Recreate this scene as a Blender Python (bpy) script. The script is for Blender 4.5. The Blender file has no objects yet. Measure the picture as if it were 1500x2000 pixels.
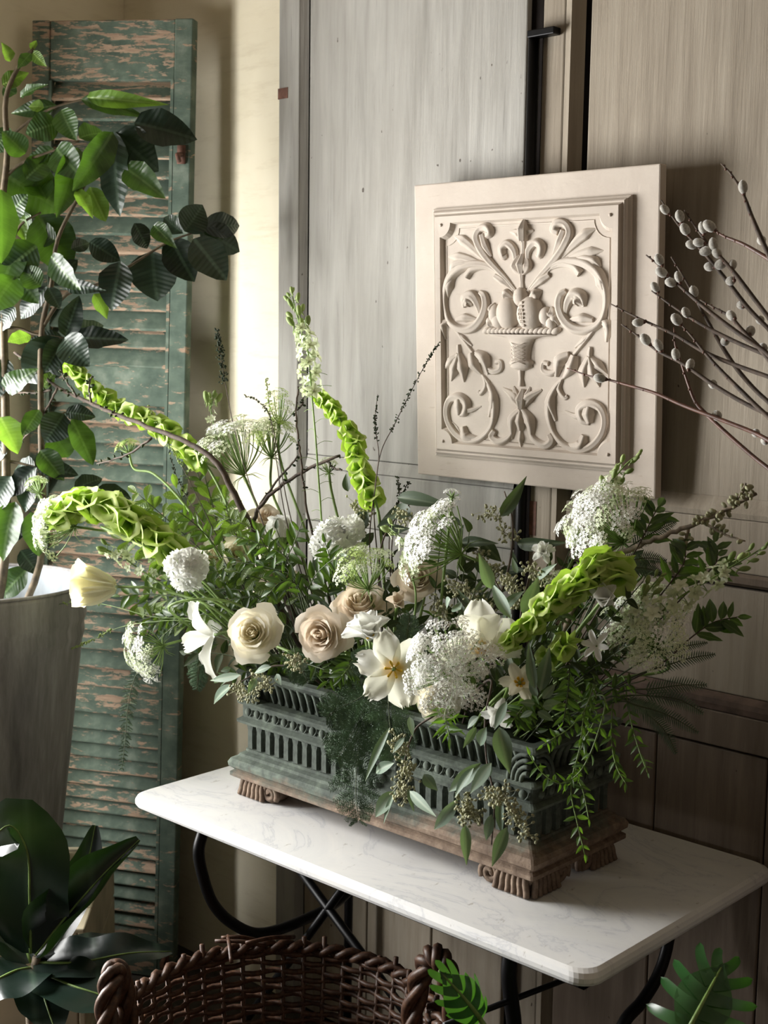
import bpy, bmesh, math, random
from mathutils import Vector, Matrix, noise
random.seed(7)
scene = bpy.context.scene
col = scene.collection
V = Vector
rad = math.radians

# ------------------------------------------------------------------ camera
FPX, PITCH, YAW, ROLL = 2614.0, rad(7.414), rad(47.076), rad(0.818)
CAM = V((1.6, -2.18, 1.68))
_fw = V((-math.cos(YAW)*math.cos(PITCH), math.sin(YAW)*math.cos(PITCH), -math.sin(PITCH)))
_rt = V((math.sin(YAW), math.cos(YAW), 0)); _up = _rt.cross(_fw)
FW = _fw
RT = math.cos(ROLL)*_rt + math.sin(ROLL)*_up
UP = -math.sin(ROLL)*_rt + math.cos(ROLL)*_up
cam = bpy.data.cameras.new('camera'); camo = bpy.data.objects.new('camera', cam); col.objects.link(camo)
cam.sensor_fit = 'HORIZONTAL'; cam.sensor_width = 36; cam.lens = 36*FPX/1500
cam.clip_start = 0.05
m = Matrix.Identity(4)
for i in range(3):
    m[i][0] = RT[i]; m[i][1] = UP[i]; m[i][2] = -FW[i]; m[i][3] = CAM[i]
camo.matrix_world = m
cam.dof.use_dof = True; cam.dof.focus_distance = 2.45; cam.dof.aperture_fstop = 9.0
scene.camera = camo

# ------------------------------------------------------------------ light
scene.view_settings.view_transform = 'Standard'; scene.view_settings.look = 'None'
scene.view_settings.gamma = 1; scene.view_settings.use_curve_mapping = False
scene.view_settings.exposure = 0.98
scene.cycles.max_bounces = 8; scene.cycles.diffuse_bounces = 4; scene.cycles.transmission_bounces = 4
scene.cycles.transparent_max_bounces = 6; scene.cycles.sample_clamp_indirect = 4.0
w = bpy.data.worlds.new('World'); scene.world = w; w.use_nodes = True
w.node_tree.nodes['Background'].inputs[0].default_value = (0.75, 0.72, 0.68, 1)
w.node_tree.nodes['Background'].inputs[1].default_value = 0.04
WX = -1.42                                   # left wall plane
WY0, WY1, WZ0, WZ1 = -1.72, -0.66, 0.55, 2.1  # window opening
ld = bpy.data.lights.new('window_daylight', 'AREA'); ld.shape = 'RECTANGLE'
ld.size = WZ1-WZ0-.08; ld.size_y = WY1-WY0-.08; ld.energy = 84; ld.color = (1.0, 0.99, 0.97)
lo = bpy.data.objects.new('window_daylight', ld); col.objects.link(lo)
lo.location = (WX-.10, (WY0+WY1)/2, (WZ0+WZ1)/2); lo.rotation_euler = (0, -math.pi/2, 0)

# ------------------------------------------------------------------ pixels to positions
def ray(px, py): return FW + RT*((px-750)/FPX) + UP*((1000-py)/FPX)
def onz(px, py, z): d = ray(px, py); return CAM + d*((z-CAM.z)/d.z)
def ony(px, py, y): d = ray(px, py); return CAM + d*((y-CAM.y)/d.y)
def onx(px, py, x): d = ray(px, py); return CAM + d*((x-CAM.x)/d.x)
def atd(px, py, dep): return CAM + ray(px, py)*dep
def onplane(px, py, p0, n): d = ray(px, py); return CAM + d*((p0-CAM).dot(n)/d.dot(n))
def ppm(p): return FPX/((p-CAM).dot(FW))       # pixels per metre at a point

# ------------------------------------------------------------------ materials
def lin(c): return tuple((x/255/12.92 if x/255 <= .04045 else ((x/255+.055)/1.055)**2.4) for x in c)+(1,)
class NT:
    def __init__(s, name):
        s.m = bpy.data.materials.new(name); s.m.use_nodes = True; s.t = s.m.node_tree; s.n = s.t.nodes
        s.b = s.n['Principled BSDF']; s.out = s.n['Material Output']
        s.tc = s.n.new('ShaderNodeTexCoord')
    def node(s, typ, **kw):
        n = s.n.new(typ)
        for k, v in kw.items():
            if k in n.inputs.keys(): n.inputs[k].default_value = v
            else: setattr(n, k, v)
        return n
    def link(s, a, b): s.t.links.new(a, b)
    def coord(s, scale=(1, 1, 1), kind='Object', rot=(0, 0, 0)):
        mp = s.node('ShaderNodeMapping'); mp.inputs['Scale'].default_value = scale; mp.inputs['Rotation'].default_value = rot
        s.link(s.tc.outputs[kind], mp.inputs[0]); return mp.outputs[0]
    def noise(s, vec, scale=5, detail=4, rough=.55, dist=0):
        n = s.node('ShaderNodeTexNoise', Scale=scale, Detail=detail, Roughness=rough, Distortion=dist)
        s.link(vec, n.inputs['Vector']); return n.outputs['Fac']
    def ramp(s, fac, stops, interp='LINEAR'):
        r = s.node('ShaderNodeValToRGB'); r.color_ramp.interpolation = interp
        el = r.color_ramp.elements
        while len(el) < len(stops): el.new(0.5)
        for e, (p, c) in zip(el, stops):
            e.position = p; e.color = c if len(c) == 4 else lin(c)
        s.link(fac, r.inputs[0]); return r.outputs[0]
    def mix(s, fac, a, b, mode='MIX'):
        n = s.node('ShaderNodeMix', data_type='RGBA', blend_type=mode)
        for val, idx in ((fac, 0), (a, 6), (b, 7)):
            if isinstance(val, (int, float, tuple)): n.inputs[idx].default_value = val
            else: s.link(val, n.inputs[idx])
        return n.outputs[2]
    def math(s, op, a, b=0.5):
        n = s.node('ShaderNodeMath', operation=op)
        for val, idx in ((a, 0), (b, 1)):
            if isinstance(val, (int, float)): n.inputs[idx].default_value = val
            else: s.link(val, n.inputs[idx])
        return n.outputs[0]
    def color(s, c):
        if isinstance(c, tuple): s.b.inputs['Base Color'].default_value = c
        else: s.link(c, s.b.inputs['Base Color'])
    def bump(s, h, strength=.3, dist=.01):
        b = s.node('ShaderNodeBump', Strength=strength, Distance=dist); s.link(h, b.inputs['Height'])
        s.link(b.outputs[0], s.b.inputs['Normal'])
    def set(s, rough=.6, metal=0, spec=.5):
        s.b.inputs['Roughness'].default_value = rough; s.b.inputs['Metallic'].default_value = metal
        s.b.inputs['Specular IOR Level'].default_value = spec; return s
    def translucent(s, colr, fac=.35):
        t = s.node('ShaderNodeBsdfTranslucent'); mx = s.node('ShaderNodeMixShader'); mx.inputs[0].default_value = fac
        if isinstance(colr, tuple): t.inputs[0].default_value = colr
        else: s.link(colr, t.inputs[0])
        s.link(s.b.outputs[0], mx.inputs[1]); s.link(t.outputs[0], mx.inputs[2]); s.link(mx.outputs[0], s.out.inputs[0])

WHITE, BLACK = (1, 1, 1, 1), (0, 0, 0, 1)
M = {}
def simple(name, c, rough=.6, metal=0, spec=.5, vary=.12, sc=30):
    n = NT(name); n.set(rough, metal, spec)
    f = n.noise(n.coord(), sc, 3)
    a = lin(tuple(max(0, x*(1-vary)) for x in c)); b = lin(tuple(min(255, x*(1+vary)) for x in c))
    n.color(n.ramp(f, [(.3, a), (.7, b)])); M[name] = n.m; return n

def plaster(name, c1, c2):
    n = NT(name); n.set(.9, spec=.2); v = n.coord()
    f = n.noise(v, 2.2, 6, .6); g = n.noise(n.coord((1, 1, 6)), 7, 5, .7)
    c = n.mix(n.ramp(g, [(.52, BLACK), (.75, WHITE)]), n.ramp(f, [(.3, c1), (.7, c2)]), lin(tuple(int(x*.97) for x in c1)))
    n.color(c); n.bump(n.noise(v, 9, 8, .7), .2, .006); M[name] = n.m
plaster('plaster', (226, 216, 190), (238, 231, 210))
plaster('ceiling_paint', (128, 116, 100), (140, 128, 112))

def doorpaint(name, ca, cb, cc, grime):
    n = NT(name); n.set(.72, spec=.25)
    v = n.coord((14, 14, 1.1)); f = n.noise(v, 2.2, 8, .62, .3)
    cl = n.noise(n.coord((1.2, 1.2, .8)), 2.6, 3)
    base = n.ramp(f, [(.28, ca), (.5, cb), (.74, cc)])
    base = n.mix(n.ramp(cl, [(.4, BLACK), (.7, (.55, .55, .55, 1))]), base, lin(grime))
    fine = n.noise(n.coord((60, 60, 2.2)), 2.0, 5, .7)
    base = n.mix(n.ramp(fine, [(.60, BLACK), (.78, (.6, .6, .6, 1))]), base, lin(tuple(int(x*.62) for x in ca)))
    sp = n.noise(n.coord((60, 60, 34)), 1.3, 2, .4)
    base = n.mix(n.ramp(sp, [(.765, BLACK), (.79, (.8, .8, .8, 1))]), base, lin((58, 46, 38)))
    n.color(base); n.bump(n.noise(n.coord((50, 50, 1.6)), 2.2, 6, .65), .35, .004); M[name] = n.m
doorpaint('door_grey', (140, 138, 132), (165, 163, 157), (182, 180, 174), (150, 146, 138))
doorpaint('door_shade_taupe', (132, 122, 108), (152, 142, 127), (168, 159, 144), (122, 112, 97))  # right leaf: own taupe tone plus the warm shade put into the colour
doorpaint('door_shade_umber', (96, 84, 72), (116, 103, 90), (134, 120, 106), (84, 72, 62))  # shadow over the lower right boards put into a darker colour
simple('groove_dark', (26, 22, 20), .9, spec=.1)
simple('red_wood', (104, 72, 60), .8, vary=.25, sc=40)
simple('iron_black', (14, 14, 16), .42, .6, vary=.2)
simple('floor_stone', (62, 56, 50), .8, vary=.15, sc=4)
simple('window_white', (225, 222, 214), .5)

def shutterpaint(nm, edge):
    n = NT(nm); n.set(.75, spec=.25)
    wood = n.ramp(n.noise(n.coord((3, 3, 30)), 6, 6, .65), [(.3, (142, 118, 100)), (.6, (174, 150, 128)), (.8, (196, 176, 154))])
    green = n.ramp(n.noise(n.coord(), 18, 4), [(.3, (70, 85, 75)), (.55, (92, 107, 95)), (.8, (136, 146, 132))])
    oi = n.node('ShaderNodeObjectInfo')
    nz = n.node('ShaderNodeTexNoise', noise_dimensions='4D', Scale=3.0, Detail=8, Roughness=.72, Distortion=.4)
    n.link(n.coord((5, 5, 22)), nz.inputs['Vector']); n.link(n.math('MULTIPLY', oi.outputs['Random'], 40), nz.inputs['W']); a = nz.outputs['Fac']
    a2 = n.math('ADD', a, n.math('MULTIPLY', oi.outputs['Random'], .10))
    if edge:      # paint has worn off the long edges of each slat first
        sp = n.node('ShaderNodeSeparateXYZ'); n.link(n.tc.outputs['Object'], sp.inputs[0])
        ez = n.math('MULTIPLY', n.math('POWER', n.math('MULTIPLY', n.math('ABSOLUTE', sp.outputs[2], 0), 38.0), 4.0), .11); a2 = n.math('ADD', a2, ez)
    mask = n.ramp(a2, [(.605, BLACK), (.63, WHITE)])
    c = n.mix(mask, green, wood); n.color(c); n.bump(a, .5, .003); M[nm] = n.m
shutterpaint('shutter_paint', False); shutterpaint('slat_paint', True)
simple('worn_umber', (92, 76, 66), .8, vary=.25, sc=30)
n = NT('panel_cream'); n.set(.75, spec=.25); v = n.coord()
c = n.ramp(n.noise(v, 5, 7, .6), [(.3, (186, 174, 162)), (.7, (204, 194, 182))])
c = n.mix(n.ramp(n.noise(n.coord((6, 6, 40)), 3, 6, .7), [(.62, BLACK), (.72, (.5, .5, .5, 1))]), c, lin((166, 148, 130)))
n.color(c); n.bump(n.noise(v, 60, 6, .65), .25, .003); M['panel_cream'] = n.m

n = NT('marble'); n.set(.32, spec=.45); v = n.coord()
wv = n.noise(n.coord((1, 1.6, 1), rot=(0, 0, .6)), 3.2, 9, .62, 1.6)
c = n.ramp(wv, [(.40, (226, 226, 224)), (.485, (220, 220, 220)), (.5, (204, 205, 207)), (.515, (222, 222, 221)), (.65, (230, 229, 226))])
st = n.noise(n.coord((7, 3, 5), rot=(0, 0, .3)), 9, 5, .7)
c = n.mix(n.ramp(st, [(.63, BLACK), (.71, (.6, .6, .6, 1))]), c, lin((146, 138, 128)))
n.color(c); n.bump(st, .08, .002); M['marble'] = n.m

def planter_mat():
    n = NT('verdigris_iron'); n.set(.78, .15, .3); v = n.coord()
    g = n.ramp(n.noise(v, 24, 7, .65), [(.3, (56, 61, 57)), (.5, (82, 90, 82)), (.7, (112, 122, 110)), (.85, (142, 143, 127))])
    r = n.ramp(n.noise(v, 40, 6, .7), [(.3, (92, 76, 64)), (.6, (134, 116, 100)), (.8, (158, 144, 126))])
    sep = n.node('ShaderNodeSeparateXYZ'); n.link(n.tc.outputs['Object'], sep.inputs[0])
    # rust stain spreads up from the foot of the casting
    hz = n.math('MULTIPLY', n.math('SUBTRACT', .855, sep.outputs[2]), 5.5)
    hx = n.math('MULTIPLY', sep.outputs[0], .45)
    f = n.math('ADD', n.math('ADD', n.noise(v, 7, 6, .7), hz), hx)
    mask = n.ramp(f, [(.60, BLACK), (.78, WHITE)])
    n.color(n.mix(mask, g, r)); n.bump(n.noise(v, 90, 5, .7), .5, .003); M['verdigris_iron'] = n.m
planter_mat()
def zinc():
    n = NT('zinc'); n.set(.6, .2, .4)
    f = n.noise(n.coord((9, 9, .8)), 3, 7, .65)
    n.color(n.ramp(f, [(.3, (104, 101, 99)), (.55, (140, 137, 135)), (.75, (170, 167, 165))])); n.bump(f, .15, .003); M['zinc'] = n.m
zinc()
n = NT('zinc_window_lit'); n.set(.5, .3, .5); n.color(n.ramp(n.noise(n.coord((4, 4, 1)), 6, 5), [(.3, (138, 145, 151)), (.7, (170, 177, 182))])); M['zinc_window_lit'] = n.m  # tub inner wall: same zinc, paled and blued to hold the window light
simple('cream_crate', (176, 166, 140), .8, vary=.1, sc=8)
simple('terracotta', (120, 84, 62), .85)
simple('soil', (40, 31, 24), .95, vary=.3, sc=60)
simple('moss', (34, 44, 24), .95, vary=.35, sc=60)
n = NT('wicker'); n.set(.5, spec=.45); oi = n.node('ShaderNodeObjectInfo')
f = n.noise(n.coord((1, 1, 1)), 70, 4, .7)
n.color(n.ramp(f, [(.3, (44, 28, 20)), (.55, (80, 54, 38)), (.8, (116, 84, 58))])); n.bump(f, .3, .002); M['wicker'] = n.m

def leafmat(name, ca, cb, vein, trans, rough=.4, tf=.3, spec=.5, ribs=11, under=None):
    n = NT(name); n.set(rough, spec=spec)
    oi = n.node('ShaderNodeObjectInfo')
    f = n.math('ADD', n.math('MULTIPLY', oi.outputs['Random'], .7), n.math('MULTIPLY', n.noise(n.coord(), 4, 3), .4))
    base = n.ramp(f, [(.2, ca), (.85, cb)])
    sep = n.node('ShaderNodeSeparateXYZ'); n.link(n.tc.outputs['Object'], sep.inputs[0])
    ax = n.math('ABSOLUTE', sep.outputs[0], 0)
    mid = n.ramp(ax, [(.012, WHITE), (.030, BLACK)])
    if ribs:
        # side veins run forward from the midrib
        sv = n.math('FRACT', n.math('MULTIPLY', n.math('SUBTRACT', sep.outputs[1], n.math('MULTIPLY', ax, .55)), ribs), 0)
        svr = n.ramp(sv, [(0, (.32, .32, .32, 1)), (.08, BLACK), (.92, BLACK), (1, (.32, .32, .32, 1))])
        mid = n.mix(1.0, mid, svr, 'ADD')
        n.bump(n.math('ABSOLUTE', n.math('SUBTRACT', sv, .5), 0), .5, .0022)
    c = n.mix(mid, base, lin(vein))
    if under:
        g = n.node('ShaderNodeNewGeometry'); c = n.mix(g.outputs['Backfacing'], c, lin(under))
    n.color(c)
    if tf: n.translucent(lin(trans), tf)
    M[name] = n.m
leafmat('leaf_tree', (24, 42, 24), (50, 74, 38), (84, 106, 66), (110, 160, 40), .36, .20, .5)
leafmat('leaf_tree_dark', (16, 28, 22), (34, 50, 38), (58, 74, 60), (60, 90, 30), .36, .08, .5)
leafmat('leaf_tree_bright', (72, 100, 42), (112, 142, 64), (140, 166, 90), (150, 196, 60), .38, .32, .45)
leafmat('leaf_big', (14, 26, 22), (24, 40, 32), (74, 94, 76), (50, 80, 26), .33, .06, .55, ribs=7)
leafmat('leaf_philo', (34, 74, 34), (58, 104, 52), (140, 170, 120), (90, 150, 40), .28, .2, .6, ribs=0)
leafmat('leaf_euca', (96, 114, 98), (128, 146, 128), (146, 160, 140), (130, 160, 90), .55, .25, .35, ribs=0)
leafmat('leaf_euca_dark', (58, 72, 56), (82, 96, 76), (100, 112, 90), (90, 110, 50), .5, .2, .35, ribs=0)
leafmat('leaf_pistache', (36, 56, 28), (64, 88, 44), (90, 110, 64), (110, 150, 40), .38, .28, .5, ribs=0)
leafmat('leaf_green', (70, 88, 48), (112, 130, 72), (140, 160, 96), (150, 190, 60), .42, .38, .45, ribs=8)
leafmat('leaf_jasmine', (44, 70, 36), (88, 116, 60), (120, 150, 84), (140, 190, 50), .4, .3, .45, ribs=0)
leafmat('leaf_dull', (40, 52, 34), (66, 78, 50), (84, 94, 66), (80, 100, 40), .6, .2, .3, ribs=0)
leafmat('bell_green', (146, 172, 84), (184, 204, 118), (196, 214, 138), (178, 210, 90), .45, .42, .35, ribs=0)
leafmat('bud_green', (124, 144, 84), (166, 182, 116), (176, 190, 130), (160, 190, 80), .5, .25, .35, ribs=0)
def petalmat(name, ca, cb, tr, base=None, tf=.35):
    n = NT(name); n.set(.55, spec=.25); oi = n.node('ShaderNodeObjectInfo')
    f = n.math('ADD', n.math('MULTIPLY', oi.outputs['Random'], .6), n.math('MULTIPLY', n.noise(n.coord(), 5, 3), .5))
    c = n.ramp(f, [(.2, ca), (.9, cb)])
    if base:
        sep = n.node('ShaderNodeSeparateXYZ'); n.link(n.tc.outputs['Object'], sep.inputs[0])
        L = n.node('ShaderNodeVectorMath', operation='LENGTH'); n.link(n.tc.outputs['Object'], L.inputs[0])
        c = n.mix(n.ramp(L.outputs['Value'], [(base[1], WHITE), (base[2], BLACK)]), c, lin(base[0]))
    n.color(c); n.translucent(lin(tr), tf); M[name] = n.m
petalmat('petal_cream', (246, 241, 224), (252, 249, 238), (250, 243, 218), ((250, 240, 208), .15, .5))
petalmat('petal_beige', (226, 214, 196), (240, 230, 215), (238, 224, 204), ((234, 218, 194), .15, .5))
petalmat('petal_yellow', (246, 243, 220), (251, 249, 234), (250, 246, 212), None, .4)
petalmat('petal_white', (240, 242, 240), (250, 250, 248), (245, 245, 235))
petalmat('petal_tulip', (244, 244, 236), (252, 251, 246), (248, 246, 226), ((236, 196, 50), .14, .40))
petalmat('petal_larkspur', (206, 216, 180), (240, 243, 226), (225, 236, 190))
n = NT('bell_calyx'); n.set(.45, spec=.35); oi = n.node('ShaderNodeObjectInfo')
L_ = n.node('ShaderNodeVectorMath', operation='LENGTH'); n.link(n.tc.outputs['Object'], L_.inputs[0])
f = n.math('ADD', L_.outputs['Value'], n.math('MULTIPLY', oi.outputs['Random'], .25))
n.color(n.ramp(f, [(.25, (84, 116, 40)), (.8, (146, 178, 70)), (1.0, (182, 206, 98)), (1.0, (206, 222, 138))])); n.translucent(lin((170, 208, 66)), .34); M['bell_calyx'] = n.m
simple('floret_white', (246, 247, 240), .7, vary=.03)
simple('floret_green', (214, 224, 186), .7, vary=.06)
simple('floret_lime', (168, 192, 104), .7, vary=.1)
simple('stamen', (222, 178, 40), .6)
simple('stem_green', (112, 138, 70), .5, vary=.15)
simple('stem_dark', (62, 74, 42), .6, vary=.2)
simple('bark', (66, 54, 44), .8, vary=.3, sc=80)
simple('bark_tree', (96, 84, 66), .75, vary=.2, sc=60)
simple('bark_pale', (120, 108, 92), .8, vary=.25, sc=80)
simple('twig_red', (84, 52, 38), .5, vary=.2, sc=80)
simple('seed_tan', (148, 148, 116), .7, vary=.2, sc=90)
simple('fern_green', (74, 94, 70), .55, vary=.2, sc=20)
simple('plumosus', (78, 102, 74), .7, vary=.25, sc=20)
n = NT('catkin'); n.set(.85, spec=.2)
lw = n.node('ShaderNodeLayerWeight', Blend=.45)
n.color(n.ramp(n.noise(n.coord(), 8, 3), [(.3, (148, 144, 136)), (.7, (190, 187, 178))]))
n.b.inputs['Sheen Weight'].default_value = .9; n.b.inputs['Sheen Roughness'].default_value = .4; M['catkin'] = n.m

# ------------------------------------------------------------------ mesh building
class MB:
    def __init__(s): s.v = []; s.f = []; s.sm = True
    def add(s, vs, fs):
        k = len(s.v); s.v += [V(p) for p in vs]; s.f += [tuple(i+k for i in f) for f in fs]; return s
    def box(s, lo, hi):
        (x0, y0, z0), (x1, y1, z1) = lo, hi
        return s.add([(x0,y0,z0),(x1,y0,z0),(x1,y1,z0),(x0,y1,z0),(x0,y0,z1),(x1,y0,z1),(x1,y1,z1),(x0,y1,z1)],
                     [(0,3,2,1),(4,5,6,7),(0,1,5,4),(1,2,6,5),(2,3,7,6),(3,0,4,7)])
    def tube(s, pts, r, n=6, cap=True):
        pts = [V(p) for p in pts]; N = len(pts)
        rs = r if isinstance(r, (list, tuple)) else [r]*N
        t0 = (pts[1]-pts[0]).normalized()
        a = t0.orthogonal().normalized(); vs = []; fs = []
        for i, p in enumerate(pts):
            t = (pts[min(i+1, N-1)]-pts[max(i-1, 0)])
            t = t.normalized() if t.length > 1e-9 else t0
            a = (a - t*a.dot(t)); a = a.normalized() if a.length > 1e-6 else t.orthogonal().normalized()
            b = t.cross(a)
            for k in range(n):
                q = 2*math.pi*k/n; vs.append(p + (a*math.cos(q)+b*math.sin(q))*rs[i])
        for i in range(N-1):
            for k in range(n):
                k2 = (k+1) % n; fs.append((i*n+k, i*n+k2, (i+1)*n+k2, (i+1)*n+k))
        if cap: fs.append(tuple(range(n-1, -1, -1))); fs.append(tuple((N-1)*n+k for k in range(n)))
        return s.add(vs, fs)
    def lathe(s, prof, n=32, c=(0, 0, 0), fn=None, close=False):
        c = V(c); vs = []; fs = []
        for (r, z) in prof:
            for k in range(n):
                q = 2*math.pi*k/n; rr = r; zz = z
                if fn: rr, zz = fn(q, r, z)
                vs.append(c + V((rr*math.cos(q), rr*math.sin(q), zz)))
        for i in range(len(prof)-1):
            for k in range(n):
                k2 = (k+1) % n; fs.append((i*n+k, i*n+k2, (i+1)*n+k2, (i+1)*n+k))
        if close: fs.append(tuple(range(n-1, -1, -1))); fs.append(tuple((len(prof)-1)*n+k for k in range(n)))
        return s.add(vs, fs)
    def ball(s, c, r, nu=8, nv=6, mat=None):
        r3 = V((r, r, r)) if isinstance(r, (int, float)) else V(r)
        vs = [V((0, 0, -1))]; fs = []
        for i in range(1, nv):
            ph = math.pi*i/nv
            for k in range(nu):
                q = 2*math.pi*k/nu; vs.append(V((math.sin(ph)*math.cos(q), math.sin(ph)*math.sin(q), -math.cos(ph))))
        vs.append(V((0, 0, 1))); L = len(vs)-1
        for k in range(nu): fs.append((0, 1+(k+1) % nu, 1+k)); fs.append((L, L-nu+k, L-nu+(k+1) % nu))
        for i in range(nv-2):
            for k in range(nu):
                a = 1+i*nu+k; b = 1+i*nu+(k+1) % nu; fs.append((a, b, b+nu, a+nu))
        out = []
        for p in vs:
            q = V((p.x*r3.x, p.y*r3.y, p.z*r3.z)); out.append((mat @ q if mat else q)+V(c))
        return s.add(out, fs)
    def grid(s, rows, flip=False):
        n = len(rows[0]); vs = [p for r in rows for p in r]; fs = []
        for i in range(len(rows)-1):
            for k in range(n-1):
                f = (i*n+k, i*n+k+1, (i+1)*n+k+1, (i+1)*n+k); fs.append(f[::-1] if flip else f)
        return s.add(vs, fs)
    def mesh(s, name, mat, smooth=True):
        me = bpy.data.meshes.new(name); me.from_pydata([tuple(p) for p in s.v], [], s.f); me.update()
        if mat: me.materials.append(M[mat] if isinstance(mat, str) else mat)
        if smooth: me.polygons.foreach_set('use_smooth', [True]*len(me.polygons))
        return me
    def build(s, name, mat, parent=None, smooth=True, stuff=False):
        return obj(name, s.mesh(name, mat, smooth), parent, stuff=stuff)

def obj(name, me, parent=None, mat=None, stuff=False):
    """mat: world matrix of the piece"""
    o = bpy.data.objects.new(name, me); col.objects.link(o)
    W = mat if mat is not None else Matrix.Identity(4)
    if parent is not None:
        o.parent = parent; o.matrix_basis = wm(parent).inverted() @ W
    else: o.matrix_basis = W
    if stuff: o['kind'] = 'stuff'
    return o
def wm(o): return o.matrix_basis if o.parent is None else wm(o.parent) @ o.matrix_basis
def tag(o, label=None, cat=None, group=None, kind=None):
    if label: o['label'] = label
    if cat: o['category'] = cat
    if group: o['group'] = group
    if kind: o['kind'] = kind
    return o
def thing(name, label, cat, mat=None, group=None):
    o = bpy.data.objects.new(name, None); col.objects.link(o); o.empty_display_size = .02
    if mat is not None: o.matrix_basis = mat if isinstance(mat, Matrix) else Matrix.Translation(mat)
    return tag(o, label, cat, group)
def frame(o, z, x=None, s=1.0):
    z = V(z).normalized(); x = V(x) if x is not None else V((0, 0, 1)) if abs(z.z) < .9 else V((1, 0, 0))
    x = (x - z*x.dot(z)); x = x.normalized() if x.length > 1e-6 else z.orthogonal().normalized(); y = z.cross(x)
    m = Matrix.Identity(4)
    for i in range(3): m[i][0] = x[i]*s; m[i][1] = y[i]*s; m[i][2] = z[i]*s; m[i][3] = o[i]
    return m
def yframe(base, tip, nrm, wid=1.0):
    """leaf matrix: Y from base to tip, Z near nrm, unit leaf scaled to the length, X also scaled by wid"""
    d = tip-base; L = d.length; y = d/L; z = V(nrm); z = z-y*z.dot(y)
    z = z.normalized() if z.length > 1e-5 else y.orthogonal().normalized(); x = y.cross(z)
    m = Matrix.Identity(4)
    for i in range(3): m[i][0] = x[i]*L*wid; m[i][1] = y[i]*L; m[i][2] = z[i]*L; m[i][3] = base[i]
    return m
def cat(pts, n=6):
    pts = [V(p) for p in pts]
    if len(pts) < 3: return [pts[0].lerp(pts[-1], i/n) for i in range(n+1)]
    P = [pts[0]*2-pts[1]]+pts+[pts[-1]*2-pts[-2]]; out = []
    for i in range(1, len(P)-2):                      # centripetal, so that uneven spacing makes no loops
        a, b, c, d = P[i-1:i+3]
        t1 = max(1e-4, (b-a).length**.5); t2 = t1+max(1e-4, (c-b).length**.5); t3 = t2+max(1e-4, (d-c).length**.5)
        for k in range(n):
            t = t1+(t2-t1)*k/n
            A1 = a*((t1-t)/t1)+b*(t/t1); A2 = b*((t2-t)/(t2-t1))+c*((t-t1)/(t2-t1)); A3 = c*((t3-t)/(t3-t2))+d*((t-t2)/(t3-t2))
            B1 = A1*((t2-t)/t2)+A2*(t/t2); B2 = A2*((t3-t)/(t3-t1))+A3*((t-t1)/(t3-t1))
            out.append(B1*((t2-t)/(t2-t1))+B2*((t-t1)/(t2-t1)))
    out.append(pts[-1].copy()); return out
def along(P, t):
    t = max(0, min(1, t))*(len(P)-1); i = min(int(t), len(P)-2); f = t-i
    return P[i].lerp(P[i+1], f), (P[i+1]-P[i]).normalized()
def taper(a, b, n): return [a+(b-a)*i/(n-1) for i in range(n)]
R = random.Random(11)
def rnd(a, b): return R.uniform(a, b)
def rvec(s=1): return V((rnd(-s, s), rnd(-s, s), rnd(-s, s)))

def bevel(o, w=.004, seg=2):
    md = o.modifiers.new('bevel', 'BEVEL'); md.width = w; md.segments = seg; md.limit_method = 'ANGLE'; return o

# ------------------------------------------------------------------ leaf shapes (unit length, Y = length)
def leafmesh(name, mat, w=.5, prof='ellip', fold=.25, curl=.18, wave=.0, n=8, k=4, rise=0):
    mb = MB(); rows = []
    for i in range(n+1):
        t = i/n
        if prof == 'ellip': hw = math.sin(math.pi*t**.85)**.75
        elif prof == 'obov': hw = math.sin(math.pi*min(1, t)**1.5)**.7
        elif prof == 'lance': hw = math.sin(math.pi*t**.75)**1.0
        elif prof == 'ovate': hw = math.sin(math.pi*t**.62)**.8
        hw = max(hw, .012 if 0 < t < 1 else .006)*w/2
        if t == 1: hw = .004
        row = []
        for j in range(k+1):
            u = -1+2*j/k
            x = u*hw; z = abs(u)*hw*fold - curl*t*t + rise*math.sin(math.pi*t) + wave*math.sin(t*17+(2 if u > 0 else 0))*abs(u)*hw*1.2
            row.append(V((x, t, z)))
        rows.append(row)
    mb.grid(rows); return mb.mesh(name, mat)
LM = {}
def LF(mat, w, prof='ellip', var=3, **kw):
    key = (mat, w, prof, tuple(kw.items()))
    if key not in LM:
        LM[key] = [leafmesh('leaf', mat, w*(1+.12*(i-1)), prof, **{**dict(fold=.25+.1*i, curl=.10+.12*i), **kw}) for i in range(var)]
    return R.choice(LM[key])
def leaf(parent, me, base, tip, nrm, wid=1.0, name='leaf'):
    return obj(name, me, parent, yframe(V(base), V(tip), nrm, wid))

def loc(mb, name, mat, root, smooth=True, stuff=False):      # mesh given in the root's own coordinates
    o = bpy.data.objects.new(name, mb.mesh(name, mat, smooth)); col.objects.link(o); o.parent = root
    if stuff: o['kind'] = 'stuff'
    return o

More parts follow.
